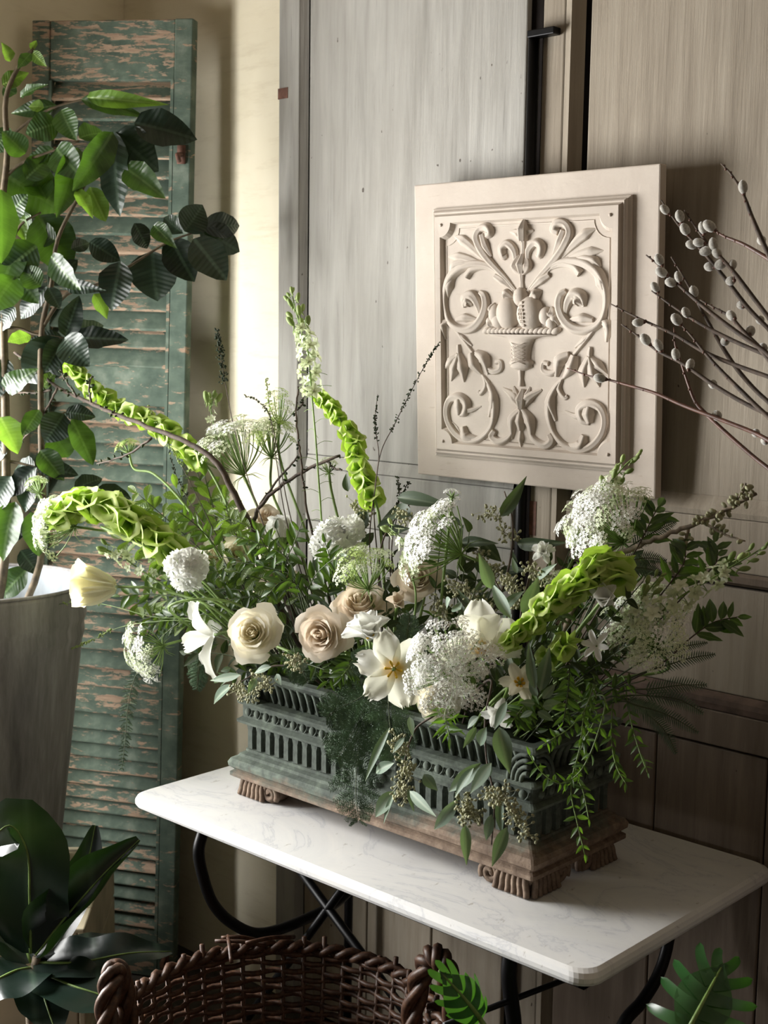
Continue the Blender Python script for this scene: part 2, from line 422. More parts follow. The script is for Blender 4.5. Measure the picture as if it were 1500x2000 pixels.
# ================================================================== THE ROOM
def struct(name, mb, mat, label, smooth=False):
    return tag(mb.build(name, mat, None, smooth), label, None, None, 'structure')
struct('floor', MB().box((WX-.2, -4.2, -.1), (2.6, .2, 0)), 'floor_stone', 'dark stone floor under the table and basket')
struct('wall_back', MB().box((WX-.2, .03, 0), (2.6, .2, 2.9)), 'plaster', 'cream plastered wall behind the old doors')
struct('wall_right', MB().box((2.4, -4.2, 0), (2.6, .03, 2.9)), 'door_shade_umber', 'dark painted side wall facing the window')
struct('ceiling', MB().box((WX-.2, -4.2, 2.9), (2.6, .2, 3.0)), 'ceiling_paint', 'brown painted ceiling of the room')
lw = MB()
lw.box((WX-.14, -4.2, 0), (WX, WY0, 2.9)).box((WX-.14, WY1, 0), (WX, .03, 2.9))
lw.box((WX-.14, WY0, 0), (WX, WY1, WZ0)).box((WX-.14, WY0, WZ1), (WX, WY1, 2.9))
struct('wall_left', lw, 'plaster', 'cream plastered wall with the tall window')
win = thing('window_1', 'white window with glazing bars in the left wall', None); win['kind'] = 'structure'
fr = MB(); t = .04
fr.box((WX-.09, WY0, WZ0), (WX-.03, WY0+t, WZ1)).box((WX-.09, WY1-t, WZ0), (WX-.03, WY1, WZ1))
fr.box((WX-.09, WY0+t, WZ0), (WX-.03, WY1-t, WZ0+t)).box((WX-.09, WY0+t, WZ1-t), (WX-.03, WY1-t, WZ1))
fr.build('window_frame', 'window_white', win, False)
yc = (WY0+WY1)/2
MB().box((WX-.08, yc-.012, WZ0+t), (WX-.045, yc+.012, WZ1-t)).build('glazing_bar', 'window_white', win, False)
for q in (1/3, 2/3):
    zz = WZ0+(WZ1-WZ0)*q
    for a, b in ((WY0+t, yc-.012), (yc+.012, WY1-t)):
        MB().box((WX-.08, a, zz-.01), (WX-.045, b, zz+.01)).build('glazing_bar', 'window_white', win, False)

# ---- the two tall old door leaves standing against the wall
def leaf_box(root, name, x0, x1, z0, z1, mat, y0=0.0, y1=.03, bv=.004):
    return bevel(MB().box((x0, y0, z0), (x1, y1, z1)).build(name, mat, root, False), bv)
def panel_mould(root, name, x0, x1, z0, z1, mat, y0=.0, d=.012, wd=.018):
    """sloping moulding around an opening"""
    mb = MB(); prof = [(0, y0), (.004, y0-.004), (.010, y0-.002), (wd*.7, y0+d*.5), (wd, y0+d)]
    rows = []
    for (o, y) in prof:
        rows.append([V((x0+o, y, z0+o)), V((x1-o, y, z0+o)), V((x1-o, y, z1-o)), V((x0+o, y, z1-o)), V((x0+o, y, z0+o))])
    mb.grid(rows); return mb.build(name, mat, root, False)
d1 = thing('door_1', 'tall grey painted panelled door leaf beside the cream wall', None); d1['kind'] = 'structure'
TOPZ = 2.8
leaf_box(d1, 'stile', -.782, -.712, .0, TOPZ, 'door_grey')
mb = MB(); mb.add([(-.712, .002, 0), (-.697, .016, 0), (-.697, .016, TOPZ), (-.712, .002, TOPZ)], [(0, 1, 2, 3)])
mb.build('chamfer', 'door_grey', d1, False)
MB().box((-.72, .022, 0), (-.04, .03, TOPZ)).build('back_board', 'groove_dark', d1, False)
leaf_box(d1, 'panel', -.686, -.068, 1.405, TOPZ, 'door_grey', .008, .024, .003)
leaf_box(d1, 'rail', -.686, -.068, 1.25, 1.375, 'door_grey', .002, .026)
mb = MB(); mb.add([(-.686, .002, 1.376), (-.068, .002, 1.376), (-.068, .010, 1.404), (-.686, .010, 1.404)], [(0, 1, 2, 3)]); mb.build('bead_moulding', 'door_grey', d1, False)
leaf_box(d1, 'panel', -.686, -.068, .972, 1.248, 'door_grey', .010, .024, .003)
leaf_box(d1, 'rail', -.686, -.068, .86, .97, 'door_shade_taupe', .002, .026)
xs = [-.686, -.47, -.27, -.068]
for a, b in zip(xs[:-1], xs[1:]): leaf_box(d1, 'plank', a+.0015, b-.0015, .02, .85, 'door_shade_taupe', .006+.003*rnd(-1, 1), .024, .003)
h = MB().box((-.782, -.0015, 0), (-.745, .004, .022)); 
p = ony(556, 182, 0)
MB().box((-.783, -.0012, p.z-.012), (-.750, .003, p.z+.012)).build('hinge_mortise', 'red_wood', d1, False)

d2 = thing('door_2', 'tall painted panelled door leaf in shade warmed taupe with black bolt rod', None); d2['kind'] = 'structure'
leaf_box(d2, 'stile', -.024, .030, 0, TOPZ, 'door_shade_taupe', 0, .028)
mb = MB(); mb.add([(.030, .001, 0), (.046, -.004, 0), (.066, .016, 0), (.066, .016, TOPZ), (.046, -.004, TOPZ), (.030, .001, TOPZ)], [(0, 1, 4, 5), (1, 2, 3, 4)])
mb.build('stile_moulding', 'door_shade_taupe', d2, False)
MB().box((-.03, .024, 0), (1.3, .03, TOPZ)).build('back_board', 'groove_dark', d2, False)
px0, px1 = .080, 1.15
leaf_box(d2, 'panel', px0, px1, 1.40, TOPZ, 'door_shade_taupe', .012, .026, .003)
mb = MB(); mb.grid([[V((px0, .012, 1.402)), V((px1, .012, 1.402))], [V((px0, .002, 1.385)), V((px1, .002, 1.385))], [V((px0, -.003, 1.376)), V((px1, -.003, 1.376))], [V((px0, .0, 1.366)), V((px1, .0, 1.366))]]); mb.build('bead_moulding', 'door_shade_taupe', d2, False)
leaf_box(d2, 'rail', px0-.014, px1, 1.268, 1.365, 'door_shade_taupe', .0, .026, .003)
mb = MB(); mb.grid([[V((px0, .0, 1.268)), V((px1, .0, 1.268))], [V((px0, -.006, 1.262)), V((px1, -.006, 1.262))], [V((px0, -.004, 1.25)), V((px1, -.004, 1.25))], [V((px0, .012, 1.242)), V((px1, .012, 1.242))]]); mb.build('bead_moulding', 'door_shade_umber', d2, False)
leaf_box(d2, 'panel', px0, px1, 1.04, 1.238, 'door_shade_taupe', .010, .026, .003)
mb = MB(); mb.grid([[V((px0, .010, 1.04)), V((px1, .010, 1.04))], [V((px0, -.004, 1.03)), V((px1, -.004, 1.03))], [V((px0, -.004, 1.02)), V((px1, -.004, 1.02))], [V((px0, .0, 1.008)), V((px1, .0, 1.008))]]); mb.build('bead_moulding', 'worn_umber', d2, False)
leaf_box(d2, 'rail', px0-.014, px1, .94, 1.006, 'door_shade_umber', .0, .026, .003)
xs = [.066, .29, .52, .76, .96, 1.15]
for a, b in zip(xs[:-1], xs[1:]): leaf_box(d2, 'plank', a+.0015, b-.0015, .02, .935, 'door_shade_umber', .006+.003*rnd(-1, 1), .026, .003)
leaf_box(d2, 'stile', 1.155, 1.26, 0, TOPZ, 'door_shade_taupe', 0, .028)
ztop = ony(1072, 60, -.01).z
mb = MB().tube([(-.037, -.010, .3), (-.037, -.010, ztop)], .0115, 16); mb.build('bolt_rod', 'iron_black', d2)
bevel(MB().box((-.044, -.024, ztop-.010), (.020, -.001, ztop+.004)).build('bolt_keeper', 'iron_black', d2, False), .002)
p = ony(1024, 1010, 0)
MB().box((-.022, -.0012, p.z-.035), (-.006, .002, p.z+.035)).build('paint_loss', 'red_wood', d2, False)

# ================================================================== MARBLE TABLE
TX0, TX1, TY0, TY1, TZ = -.572, .556, -.600, -.006, .75
tbl = thing('marble_table', 'white marble topped bistro table with black iron frame', 'table', V((0, -.3, 0)))
def rrect(x0, x1, y0, y1, r, n=5):
    pts = []
    for cx, cy, a0 in ((x1-r, y1-r, 0), (x0+r, y1-r, 90), (x0+r, y0+r, 180), (x1-r, y0+r, 270)):
        for i in range(n+1):
            a = rad(a0+90*i/n); pts.append((cx+r*math.cos(a), cy+r*math.sin(a)))
    return pts
def loop_loft(mb, loops, close=True, cap0=True, cap1=True):
    n = len(loops[0]); vs = [p for l in loops for p in l]; fs = []
    for i in range(len(loops)-1):
        for k in range(n):
            k2 = (k+1) % n; fs.append((i*n+k, i*n+k2, (i+1)*n+k2, (i+1)*n+k))
    if cap0: fs.append(tuple(range(n-1, -1, -1)))
    if cap1: fs.append(tuple((len(loops)-1)*n+k for k in range(n)))
    return mb.add(vs, fs)
loops = []
th = .027
for ins, z in ((.010, TZ-th), (.003, TZ-th+.003), (0, TZ-th+.009), (0, TZ-.011), (.003, TZ-.004), (.010, TZ)):
    loops.append([V((x, y, z)) for x, y in rrect(TX0+ins, TX1-ins, TY0+ins, TY1-ins, .035, 7)])
mb = loop_loft(MB(), loops)
top = mb.build('marble_top', 'marble', tbl, False)
zt = TZ-th
ap = MB(); e = .028
for (a, b) in (((TX0+e, TY0+e), (TX1-e, TY0+e)), ((TX1-e, TY0+e), (TX1-e, TY1-e)), ((TX1-e, TY1-e), (TX0+e, TY1-e)), ((TX0+e, TY1-e), (TX0+e, TY0+e))):
    (ax, ay), (bx, by) = a, b
    ap = MB().box((min(ax, bx)-.005, min(ay, by)-.005, zt-.010), (max(ax, bx)+.005, max(ay, by)+.005, zt)); ap.build('apron_bar', 'iron_black', tbl, False)
XL, XR = -.363, .385
lp = [V((XL, -.575, zt-.004))]+[onx(a, b, XL) for a, b in ((388, 1660), (396, 1710), (416, 1764), (452, 1802), (505, 1823))]
ym = lp[-1].y
midy = -.31; zb = lp[-1].z-.012
lp2 = lp+[V((XL, midy, zb))]
full = lp2+[V((XL, 2*midy-p.y, p.z)) for p in reversed(lp)]
MB().tube(cat(full, 6), .0115, 10).build('leg', 'iron_black', tbl)
# right end: the near leg drops almost straight, the far one bows inward
nl = [V((XR, -.565, zt-.004))]+[onx(a, b, XR) for a, b in ((994, 1900), (998, 1950), (1004, 2000))]
nl.append(V((XR, nl[-1].y+.02, .3))); nl.append(V((XR, nl[-1].y-.03, .012)))
MB().tube(cat(nl, 6), .0125, 10).build('leg', 'iron_black', tbl)
fl = [V((XR, -.06, zt-.004))]+[onx(a, b, XR) for a, b in ((1303, 1850), (1285, 1905), (1255, 1955), (1215, 2005))]
fl.append(V((XR, fl[-1].y-.10, .22))); fl.append(V((XR, fl[-1].y+.16, .012)))
MB().tube(cat(fl, 6), .0115, 10).build('leg', 'iron_black', tbl)
a = onx(1125, 1905, XR); b = onx(868, 2003, XR)
MB().tube([a+(a-b)*.6, b], .005, 8).build('stretcher', 'iron_black', tbl)
for (p0, p1) in (((590, 1705), (690, 1840)), ((670, 1735), (600, 1830))):
    a, b = ony(*p0, midy), ony(*p1, midy); d = (b-a)
    MB().tube([a-d*((a.z-zt+.004)/d.z), a+d*((.012-a.z)/d.z)], .0095, 10).build('cross_brace', 'iron_black', tbl)
for x in (-.5,):
    MB().tube([(x+.03, TY1-.05, zt-.006), (x+.03, TY1-.05, .0)], .010, 8).build('leg', 'iron_black', tbl)

# ================================================================== CAST IRON PLANTER
PC = V((-.0425, -.3125, 0)); PHX, PHY = .360, .115
pl = thing('cast_iron_planter', 'long verdigris cast iron planter on scroll feet', 'planter', V((PC.x, PC.y, TZ)))
def ploop(off, z, ch=.006):
    x0, x1, y0, y1 = PC.x-PHX-off, PC.x+PHX+off, PC.y-PHY-off, PC.y+PHY+off
    return [V((x, y, z)) for x, y in rrect(x0, x1, y0, y1, ch, 2)]
def pl_part(name, prof, cap0=True, cap1=True):
    return loop_loft(MB(), [ploop(o, z) for o, z in prof], cap0=cap0, cap1=cap1).build(name, 'verdigris_iron', pl, False)
pl_part('base_moulding', [(.006, .784), (.020, .786), (.0265, .790), (.0265, .797), (.020, .801), (.021, .804), (.0285, .810), (.0295, .818), (.025, .826), (.015, .831), (.012, .836), (.004, .840)])
pl_part('body', [(-.004, .838), (-.004, .900)])
pl_part('lower_fillet', [(.003, .838), (.003, .8455), (-.003, .8485)])
pl_part('ledge', [(-.002, .8965), (.008, .898), (.016, .902), (.017, .907), (.011, .911), (.0085, .913)])
pl_part('bead_band', [(.0075, .911), (.0075, .940)])
pl_part('upper_fillet', [(.0075, .939), (.015, .941), (.016, .946), (.009, .950), (-.006, .952)])
pl_part('rim_wall', [(-.010, .950), (-.010, .965), (.000, .99), (.014, 1.000), (.018, 1.006), (.014, 1.012), (-.006, 1.012), (-.016, .995), (-.02, .97)], cap1=True)
xa, xb, ya, yb = PC.x-PHX, PC.x+PHX, PC.y-PHY, PC.y+PHY
def blk(w, d, z0, z1):
    mb = MB(); mb.box((-w/2, -d, z0), (w/2, 0, z1)); return mb.mesh('rib', 'verdigris_iron', False)
flute = MB()
for (wv, zz) in ((1, .8485), (1, .886), (.9, .892), (.6, .8965)): pass
fl_l = [[V((-.0065*wv, -.0075, zz)), V((.0065*wv, -.0075, zz)), V((.0075*wv, .002, zz)), V((-.0075*wv, .002, zz))] for wv, zz in ((1.0, .8485), (1.0, .852), (.92, .886), (1.25, .893), (1.35, .8965))]
flute_me = loop_loft(MB(), fl_l).mesh('flute_rib', 'verdigris_iron', False)
NF = 27
def side_frames(nfront, nside, off):
    out = []
    for i in range(nfront):
        x = xa+(xb-xa)*(i+.5)/nfront; out.append(Matrix.Translation((x, ya-off, 0)))
    for i in range(nside):
        y = ya+(yb-ya)*(i+.5)/nside
        out.append(Matrix.Translation((xb+off, y, 0)) @ Matrix.Rotation(math.pi/2, 4, 'Z'))
        out.append(Matrix.Translation((xa-off, y, 0)) @ Matrix.Rotation(-math.pi/2, 4, 'Z'))
    return out
for mt in side_frames(NF, 8, -.004): obj('flute_rib', flute_me, pl, mt)
bd = MB(); bd.ball((0, 0, .9255), (.0088, .006, .0088), 10, 6); bd.tube([V((.006, -.002, .918)), V((.012, -.003, .924)), V((.0145, -.002, .932))], .0018, 5)
bead_me = bd.mesh('bead', 'verdigris_iron')
for mt in side_frames(NF, 8, .0075): obj('bead', bead_me, pl, mt)
rb = MB(); rb.tube([V((0, .004, .952)), V((0, -.001, .968)), V((0, -.006, .986)), V((0, -.013, .998))], [.004, .0055, .006, .005], 6)
rib_me = rb.mesh('gadroon', 'verdigris_iron')
for mt in side_frames(34, 11, -.006): obj('gadroon', rib_me, pl, mt)
# centre medallion with a beaded frame, and shell corners
md = MB().box((PC.x-.075, ya-.012, .842), (PC.x+.075, ya+.01, .955)); bevel(md.build('medallion', 'verdigris_iron', pl, False), .004)
for sx in (-1, 1):
    for i in range(8):
        MB().ball((PC.x+sx*.066, ya-.014, .852+i*.0135), .0055, 8, 5).build('bead', 'verdigris_iron', pl)
mb = MB()
for i in range(12):
    a = 2*math.pi*i/12; mb.ball((PC.x+.036*math.cos(a), ya-.014, .898+.036*math.sin(a)), (.010, .007, .010), 8, 5)
mb.ball((PC.x, ya-.014, .898), (.016, .010, .016), 10, 6); mb.build('rosette', 'verdigris_iron', pl)
for cx, sx in ((xa, 1), (xb, -1)):
    for face in ('front', 'side'):
        mb = MB()
        for k in range(4):
            r = .012+.009*k; pts = []
            for i in range(9):
                a = rad(-10+110*i/8)
                if face == 'front': pts.append(V((cx+sx*(.004+r*math.cos(a)), ya-.010, .95+r*math.sin(a)*1.2)))
                else: pts.append(V((cx-sx*.010, ya+.004+r*math.cos(a), .95+r*math.sin(a)*1.2)))
            mb.tube(pts, .0042, 6)
        mb.build('corner_shell', 'verdigris_iron', pl)
def foot(cx, cy, sx, sy):
    # a fanned acanthus block turning into a volute on each inner side; (cx,cy) is the outer corner
    root = MB(); prof = [(.090, .786), (.092, .778), (.080, .770), (.070, .762), (.074, .753), (.078, .7505)]
    loops = []
    for ln, z in prof:
        o = (.0 if z > .775 else .006)
        loops.append([V((cx+sx*o, cy+sy*o, z)), V((cx+sx*ln, cy+sy*o, z)), V((cx+sx*ln, cy+sy*.06, z)), V((cx+sx*.06, cy+sy*.06, z)), V((cx+sx*.06, cy+sy*ln, z)), V((cx+sx*o, cy+sy*ln, z))])
    f = loop_loft(root, loops).build('foot', 'verdigris_iron', pl, False)
    for ax in (0, 1):
        for k in range(6):
            u0 = .012+.011*k; u1 = .004+.0135*k
            pts = []
            for tt in (0, .35, .7, 1):
                u = u0+(u1-u0)*tt; z = .785-.0335*tt; out = -.004+.010*(1-math.sin(math.pi*tt*.9))*.6-.006*(tt > .9)
                pts.append(V((cx+sx*u, cy+sy*out, z)) if ax == 0 else V((cx+sx*out, cy+sy*u, z)))
            MB().tube(cat(pts, 3), .0058, 6).build('acanthus_rib', 'verdigris_iron', f)
        pts = []
        for i in range(26):
            a = -.6+i*.42; r = .021*(1-i/30)
            u = .094+r*math.cos(a)*1.0-.006; z = .7715+r*math.sin(a)
            pts.append(V((cx+sx*u, cy+sy*.002, z)) if ax == 0 else V((cx+sx*.002, cy+sy*u, z)))
        MB().tube(pts, .0062, 6).build('volute', 'verdigris_iron', f)
        cc = V((cx+sx*.089, cy+sy*.02, .7715)) if ax == 0 else V((cx+sx*.02, cy+sy*.089, .7715))
        dv = V((0, .018, 0)) if ax == 0 else V((.018, 0, 0))
        MB().tube([cc-dv, cc+dv], .0195, 14).build('scroll_drum', 'verdigris_iron', f)
    return f
for cx, sx in ((PC.x-PHX-.008, 1), (PC.x+PHX+.010, -1)):
    for cy, sy in ((PC.y-PHY-.010, 1), (PC.y+PHY+.008, -1)): foot(cx, cy, sx, sy)
mb = MB(); rows = []
for i in range(25):
    row = []
    for k in range(9):
        x = xa+.005+(xb-xa-.01)*i/24; y = ya+.005+(yb-ya-.01)*k/8
        e = min(1, min(i, 24-i)/3)*min(1, min(k, 8-k)/2)
        row.append(V((x, y, .985+.045*e+.02*noise.noise(V((x*30, y*30, 0))))))
    rows.append(row)
mb.grid(rows, True); tag(mb.build('moss_bed', 'moss', None), 'dark moss bed packed inside the iron planter', 'moss', None, 'stuff')

# ================================================================== CARVED PANEL
bl, br = V((0, -.034, 1.386)), V((0, -.062, 2.004))
pv = (br-bl).normalized(); pn = V((0, -pv.z, pv.y)); pu = V((1, 0, 0))       # up, outward normal
def PP(px, py): return onplane(px, py, bl, pn)
def uv(p): return (p.x, (p-bl).dot(pv))
cor = [uv(PP(*q)) for q in ((812, 925), (1275, 975), (1295, 318), (812, 362))]
u0 = (cor[0][0]+cor[3][0])/2; u1 = (cor[1][0]+cor[2][0])/2; v0 = (cor[0][1]+cor[1][1])/2; v1 = (cor[2][1]+cor[3][1])/2
pan = thing('carved_panel', 'square cream painted panel carved with fruit urn and scrolls', 'wall panel', V((0, -.03, 1.386)))
def L3(u, v, h=0): return bl + pu*u + pv*v + pn*h
def K(x, y): return uv(PP(780+x/2.7778, 300+y/2.7778))     # point read off the enlarged crop
mb = MB()
bx = [L3(u, v, h) for h in (-.022, 0) for u, v in ((u0, v0), (u1, v0), (u1, v1), (u0, v1))]
mb.add(bx, [(3, 2, 1, 0), (4, 5, 6, 7), (0, 1, 5, 4), (1, 2, 6, 5), (2, 3, 7, 6), (3, 0, 4, 7)])
bevel(mb.build('board', 'panel_cream', pan, False), .003)
k = [K(198, 312), K(1278, 207), K(1245, 1720), K(200, 1650)]
a0 = (k[0][0]+k[3][0])/2; a1 = (k[1][0]+k[2][0])/2; b1 = (k[0][1]+k[1][1])/2; b0 = (k[2][1]+k[3][1])/2
def rloop(ins, h, conc=0.0, n=6):
    x0, x1, y0, y1 = a0+ins, a1-ins, b0+ins, b1-ins; pts = []
    for (cx, cy, sx, sy) in ((x1, y1, -1, -1), (x0, y1, 1, -1), (x0, y0, 1, 1), (x1, y0, -1, 1)):
        seg = []
        for i in range(n+1):
            a = math.pi/2*i/n
            c = conc if conc else .001
            if conc: seg.append((cx+sx*c*math.sin(a), cy+sy*c*math.cos(a)))
            else: seg.append((cx, cy))
        if sx*sy < 0: seg.reverse()
        pts += seg
    return [L3(x, y, h) for x, y in pts]
GH = .012
lps = [rloop(0, -.001), rloop(.001, .006), rloop(.006, .009), rloop(.007, .013), rloop(.010, .0155), rloop(.013, .0145), rloop(.016, .018), rloop(.018, .022), rloop(.020, .022)]
lps += [rloop(.021, .022), rloop(.031, .0215, .028), rloop(.033, .017, .029), rloop(.035, GH, .030)]
mb = loop_loft(MB(), lps, cap0=False, cap1=True); mb.build('moulding_frame', 'panel_cream', pan, False)
mb = MB(); q = rloop(.042, GH+.0004, .034); q.append(q[0]); mb.tube(q, .0012, 4, False); mb.build('inner_line', 'panel_cream', pan)
for sx, sy in ((a0, b0), (a0, b1), (a1, b0), (a1, b1)):
    cx = sx+(.035 if sx == a0 else -.035); cy = sy+(.035 if sy == b0 else -.035)
    MB().ball(L3(cx, cy, .022), .0035, 8, 5).build('corner_boss', 'panel_cream', pan)
UC = K(690, 745)[0]*.35+K(685, 1140)[0]*.35+K(680, 1580)[0]*.3      # axis of symmetry
def stroke(pts, rs, name, mirror=False, hh=1.0, base=GH):
    uvs = [K(*p) for p in pts]
    out = []
    for mi in ((1, -1) if mirror else (1,)):
        P = [V((u if mi == 1 else 2*UC-u, v, 0)) for u, v in uvs]
        P = cat(P, 5); N = len(P); rows = []
        for i, p in enumerate(P):
            t = i/(N-1); x = t*(len(rs)-1); j = min(int(x), len(rs)-2); r = .88*(rs[j]+(rs[j+1]-rs[j])*(x-j))
            d = (P[min(i+1, N-1)]-P[max(i-1, 0)]).normalized(); s = V((-d.y, d.x, 0)); row = []
            for q in range(11):
                a = math.pi*q/10; g = .72+.28*abs(math.cos(2.5*a))
                pp = p + s*(r*math.cos(a)); row.append(L3(pp.x, pp.y, base-.001+hh*1.25*r*math.sin(a)*g))
            rows.append(row)
        mb = MB(); mb.grid(rows, mi == 1)
        for row, fl in ((rows[0], 0), (rows[-1], 1)):
            mb.add(row, [tuple(range(11)) if fl else tuple(range(10, -1, -1))])
        out.append(mb.build(name, 'panel_cream', pan))
    return out
m_ = .001
stroke([(655, 748), (600, 680), (545, 622), (495, 565), (455, 500), (440, 450), (462, 408), (500, 402), (516, 430), (495, 448)], [.004, .006, .008, .010, .011, .010, .009, .011, .011, .008], 'scroll', True)
stroke([(520, 560), (490, 500), (470, 440)], [.004, .010, .008], 'acanthus_leaf', True)
stroke([(490, 590), (420, 515), (365, 470), (318, 448)], [.003, .010, .013, .002], 'acanthus_leaf', True, .7)
stroke([(480, 600), (400, 575), (340, 562), (285, 560)], [.003, .010, .012, .002], 'acanthus_leaf', True, .7)
stroke([(440, 600), (370, 592), (320, 610), (298, 640)], [.004, .010, .011, .004], 'acanthus_leaf', True)
stroke([(570, 660), (510, 612), (430, 600), (355, 622), (298, 680), (272, 765), (276, 850), (300, 915), (360, 952), (425, 942), (472, 890), (492, 820), (482, 770), (458, 752)], [.004, .007, .010, .012, .012, .009, .007, .009, .010, .012, .012, .011, .010, .006], 'scroll', True)
stroke([(330, 640), (290, 720), (285, 785)], [.006, .015, .003], 'acanthus_leaf', True, .8)
stroke([(560, 640), (480, 615), (415, 632), (388, 668)], [.004, .007, .009, .010], 'scroll', True)
stroke([(640, 740), (580, 690), (540, 665)], [.004, .010, .007], 'acanthus_leaf', True)
stroke([(462, 880), (450, 820), (420, 772), (380, 785), (372, 835)], [.004, .010, .014, .013, .005], 'scroll', True)
stroke([(372, 822), (400, 800), (420, 815)], [.006, .014, .006], 'acanthus_leaf', True, 1.1)
stroke([(440, 900), (380, 890), (330, 900)], [.004, .011, .006], 'acanthus_leaf', True)
stroke([(300, 900), (262, 930), (272, 1008)], [.004, .013, .003], 'acanthus_leaf', True)
stroke([(310, 925), (355, 990), (420, 1078)], [.005, .006, .005], 'scroll', True)
stroke([(330, 960), (370, 1000), (415, 1040)], [.002, .007, .003], 'acanthus_leaf', True)
stroke([(415, 1080), (430, 1140), (470, 1200)], [.010, .015, .004], 'flower_petal', True)
stroke([(440, 1078), (485, 1110), (505, 1195)], [.008, .015, .005], 'flower_petal', True, 1.1)
stroke([(480, 1140), (530, 1180), (572, 1165), (570, 1128), (545, 1130)], [.006, .008, .007, .006, .006], 'scroll', True)
stroke([(342, 1035), (345, 1065), (346, 1090)], [.005, .007, .006], 'flower_stem', True)
stroke([(346, 1085), (305, 1125), (262, 1170)], [.006, .012, .002], 'flower_petal', True)
stroke([(346, 1085), (325, 1165), (302, 1232)], [.008, .014, .002], 'flower_petal', True, 1.1)
stroke([(346, 1085), (368, 1160), (372, 1238)], [.008, .015, .003], 'flower_petal', True)
stroke([(468, 1195), (505, 1245), (536, 1320), (540, 1400), (520, 1480), (470, 1538), (400, 1556), (332, 1522), (286, 1450), (278, 1380), (300, 1330), (350, 1320), (388, 1352), (378, 1402), (348, 1416)], [.004, .007, .011, .010, .007, .008, .009, .009, .009, .009, .010, .012, .012, .010, .005], 'scroll', True)
stroke([(505, 1230), (535, 1330), (508, 1425)], [.004, .013, .004], 'acanthus_leaf', True)
stroke([(478, 1205), (492, 1255), (462, 1300), (450, 1290)], [.005, .007, .006, .005], 'scroll', True)
stroke([(370, 1478), (385, 1530), (448, 1542)], [.008, .014, .005], 'acanthus_leaf', True)
stroke([(340, 1340), (400, 1388), (465, 1368)], [.008, .008, .002], 'acanthus_leaf', True)
stroke([(345, 1330), (350, 1370), (345, 1415)], [.012, .015, .008], 'acanthus_leaf', True)
stroke([(690, 750), (687, 700), (686, 650)], [.007, .005, .007], 'flower_stem')
stroke([(688, 655), (652, 610), (668, 548)], [.006, .013, .003], 'flower_petal', True)
stroke([(688, 650), (690, 600), (692, 545)], [.008, .014, .005], 'flower_petal', False, 1.3)
stroke([(650, 610), (648, 530), (608, 490), (580, 515), (590, 560), (606, 555)], [.004, .009, .010, .011, .009, .005], 'scroll', True)
stroke([(692, 548), (694, 510), (695, 470)], [.005, .005, .006], 'flower_stem')
stroke([(694, 480), (668, 435), (622, 425)], [.006, .011, .003], 'flower_petal', True)
stroke([(695, 475), (697, 410), (700, 350)], [.011, .014, .003], 'flower_petal', False, 1.3)
def relief_ball(x, y, r, name, flat=.55):
    u, v = K(x, y); o = MB(); o.ball((0, 0, 0), (r[0], r[1], r[0]*flat+.006), 18, 12)
    for i, p in enumerate(o.v): o.v[i] = L3(u+p.x, v+p.y, GH+p.z)
    return o.build(name, 'panel_cream', pan)
relief_ball(615, 865, (.028, .033), 'pear')
relief_ball(735, 868, (.031, .035), 'pomegranate')
pu_, pv_ = K(735, 868)
for i in range(-1, 2):
    for j in range(-3, 4):
        du, dv = -.008+i*.0062*(1-abs(j)*.2)-.0008*j, j*.0072; hh_ = (.031*.55+.006)*math.sqrt(max(0, 1-(du/.031)**2-(dv/.035)**2))
        MB().ball(L3(pu_+du, pv_+dv, GH+hh_), .0032, 6, 5).build('pomegranate_seed', 'panel_cream', pan)
relief_ball(682, 778, (.017, .020), 'fig'); relief_ball(818, 880, (.016, .018), 'small_fruit'); relief_ball(565, 905, (.018, .016), 'small_fruit')
relief_ball(850, 915, (.013, .013), 'small_fruit'); relief_ball(545, 870, (.016, .020), 'small_fruit')
for a, b, c in (((560, 880), (530, 840), (540, 810)), ((560, 930), (515, 915), (498, 930)), ((800, 900), (850, 870), (845, 830)), ((820, 930), (870, 900), (885, 930)), ((730, 790), (765, 760), (795, 745)), ((640, 790), (600, 765), (585, 775))):
    stroke([a, b, c], [.006, .014, .003], 'fruit_leaf')
u, v = K(688, 968)
mb = MB(); pts = []
ul, ur = K(500, 968)[0], K(872, 972)[0]
for i in range(17):
    uu = ul+(ur-ul)*i/16
    mb2 = MB(); mb2.ball((0, 0, 0), (.0115, .008, .016), 8, 6)
    for j, p in enumerate(mb2.v): mb2.v[j] = L3(uu+p.x+p.y*.6, v+.003+p.y, GH+p.z*(1-.4*abs(i-8)/8))
    mb2.build('basket_rim_scallop', 'panel_cream', pan)
hw = (ur-ul)/2; vb = K(685, 1165)[1]; H_ = v-vb
prof = [(1.0, 0), (.97, .03), (.60, .06), (.38, .14), (.30, .30), (.26, .50), (.25, .68), (.34, .74), (.36, .80), (.30, .84), (.32, .90), (.22, .95), (.12, 1.0)]
rows = []
for (r, q) in prof:
    rows.append([L3(UC+hw*r*math.cos(math.pi*i/14), v-.004-H_*q, GH-.001+min(.020, hw*r*.55)*math.sin(math.pi*i/14)) for i in range(15)])
mb = MB(); mb.grid(rows); mb.build('urn', 'panel_cream', pan)
for s in (-1, 1):
    for i in range(5):
        q0, q1 = .20+.1*i, .40+.1*i
        pts = [L3(UC+s*hw*.28*(-1+2*t), v-.004-H_*(q0+(.24)*t), GH-.001+.0205*math.sqrt(max(0, 1-(-1+2*t)**2))*.95) for t in [k/8 for k in range(1, 8)]]
        MB().tube(pts, .0010, 4).build('urn_lattice', 'panel_cream', pan)
stroke([(682, 1165), (682, 1220), (682, 1260)], [.008, .006, .009], 'flower_stem')
stroke([(684, 1385), (648, 1320), (580, 1270)], [.005, .013, .003], 'flower_petal', True)
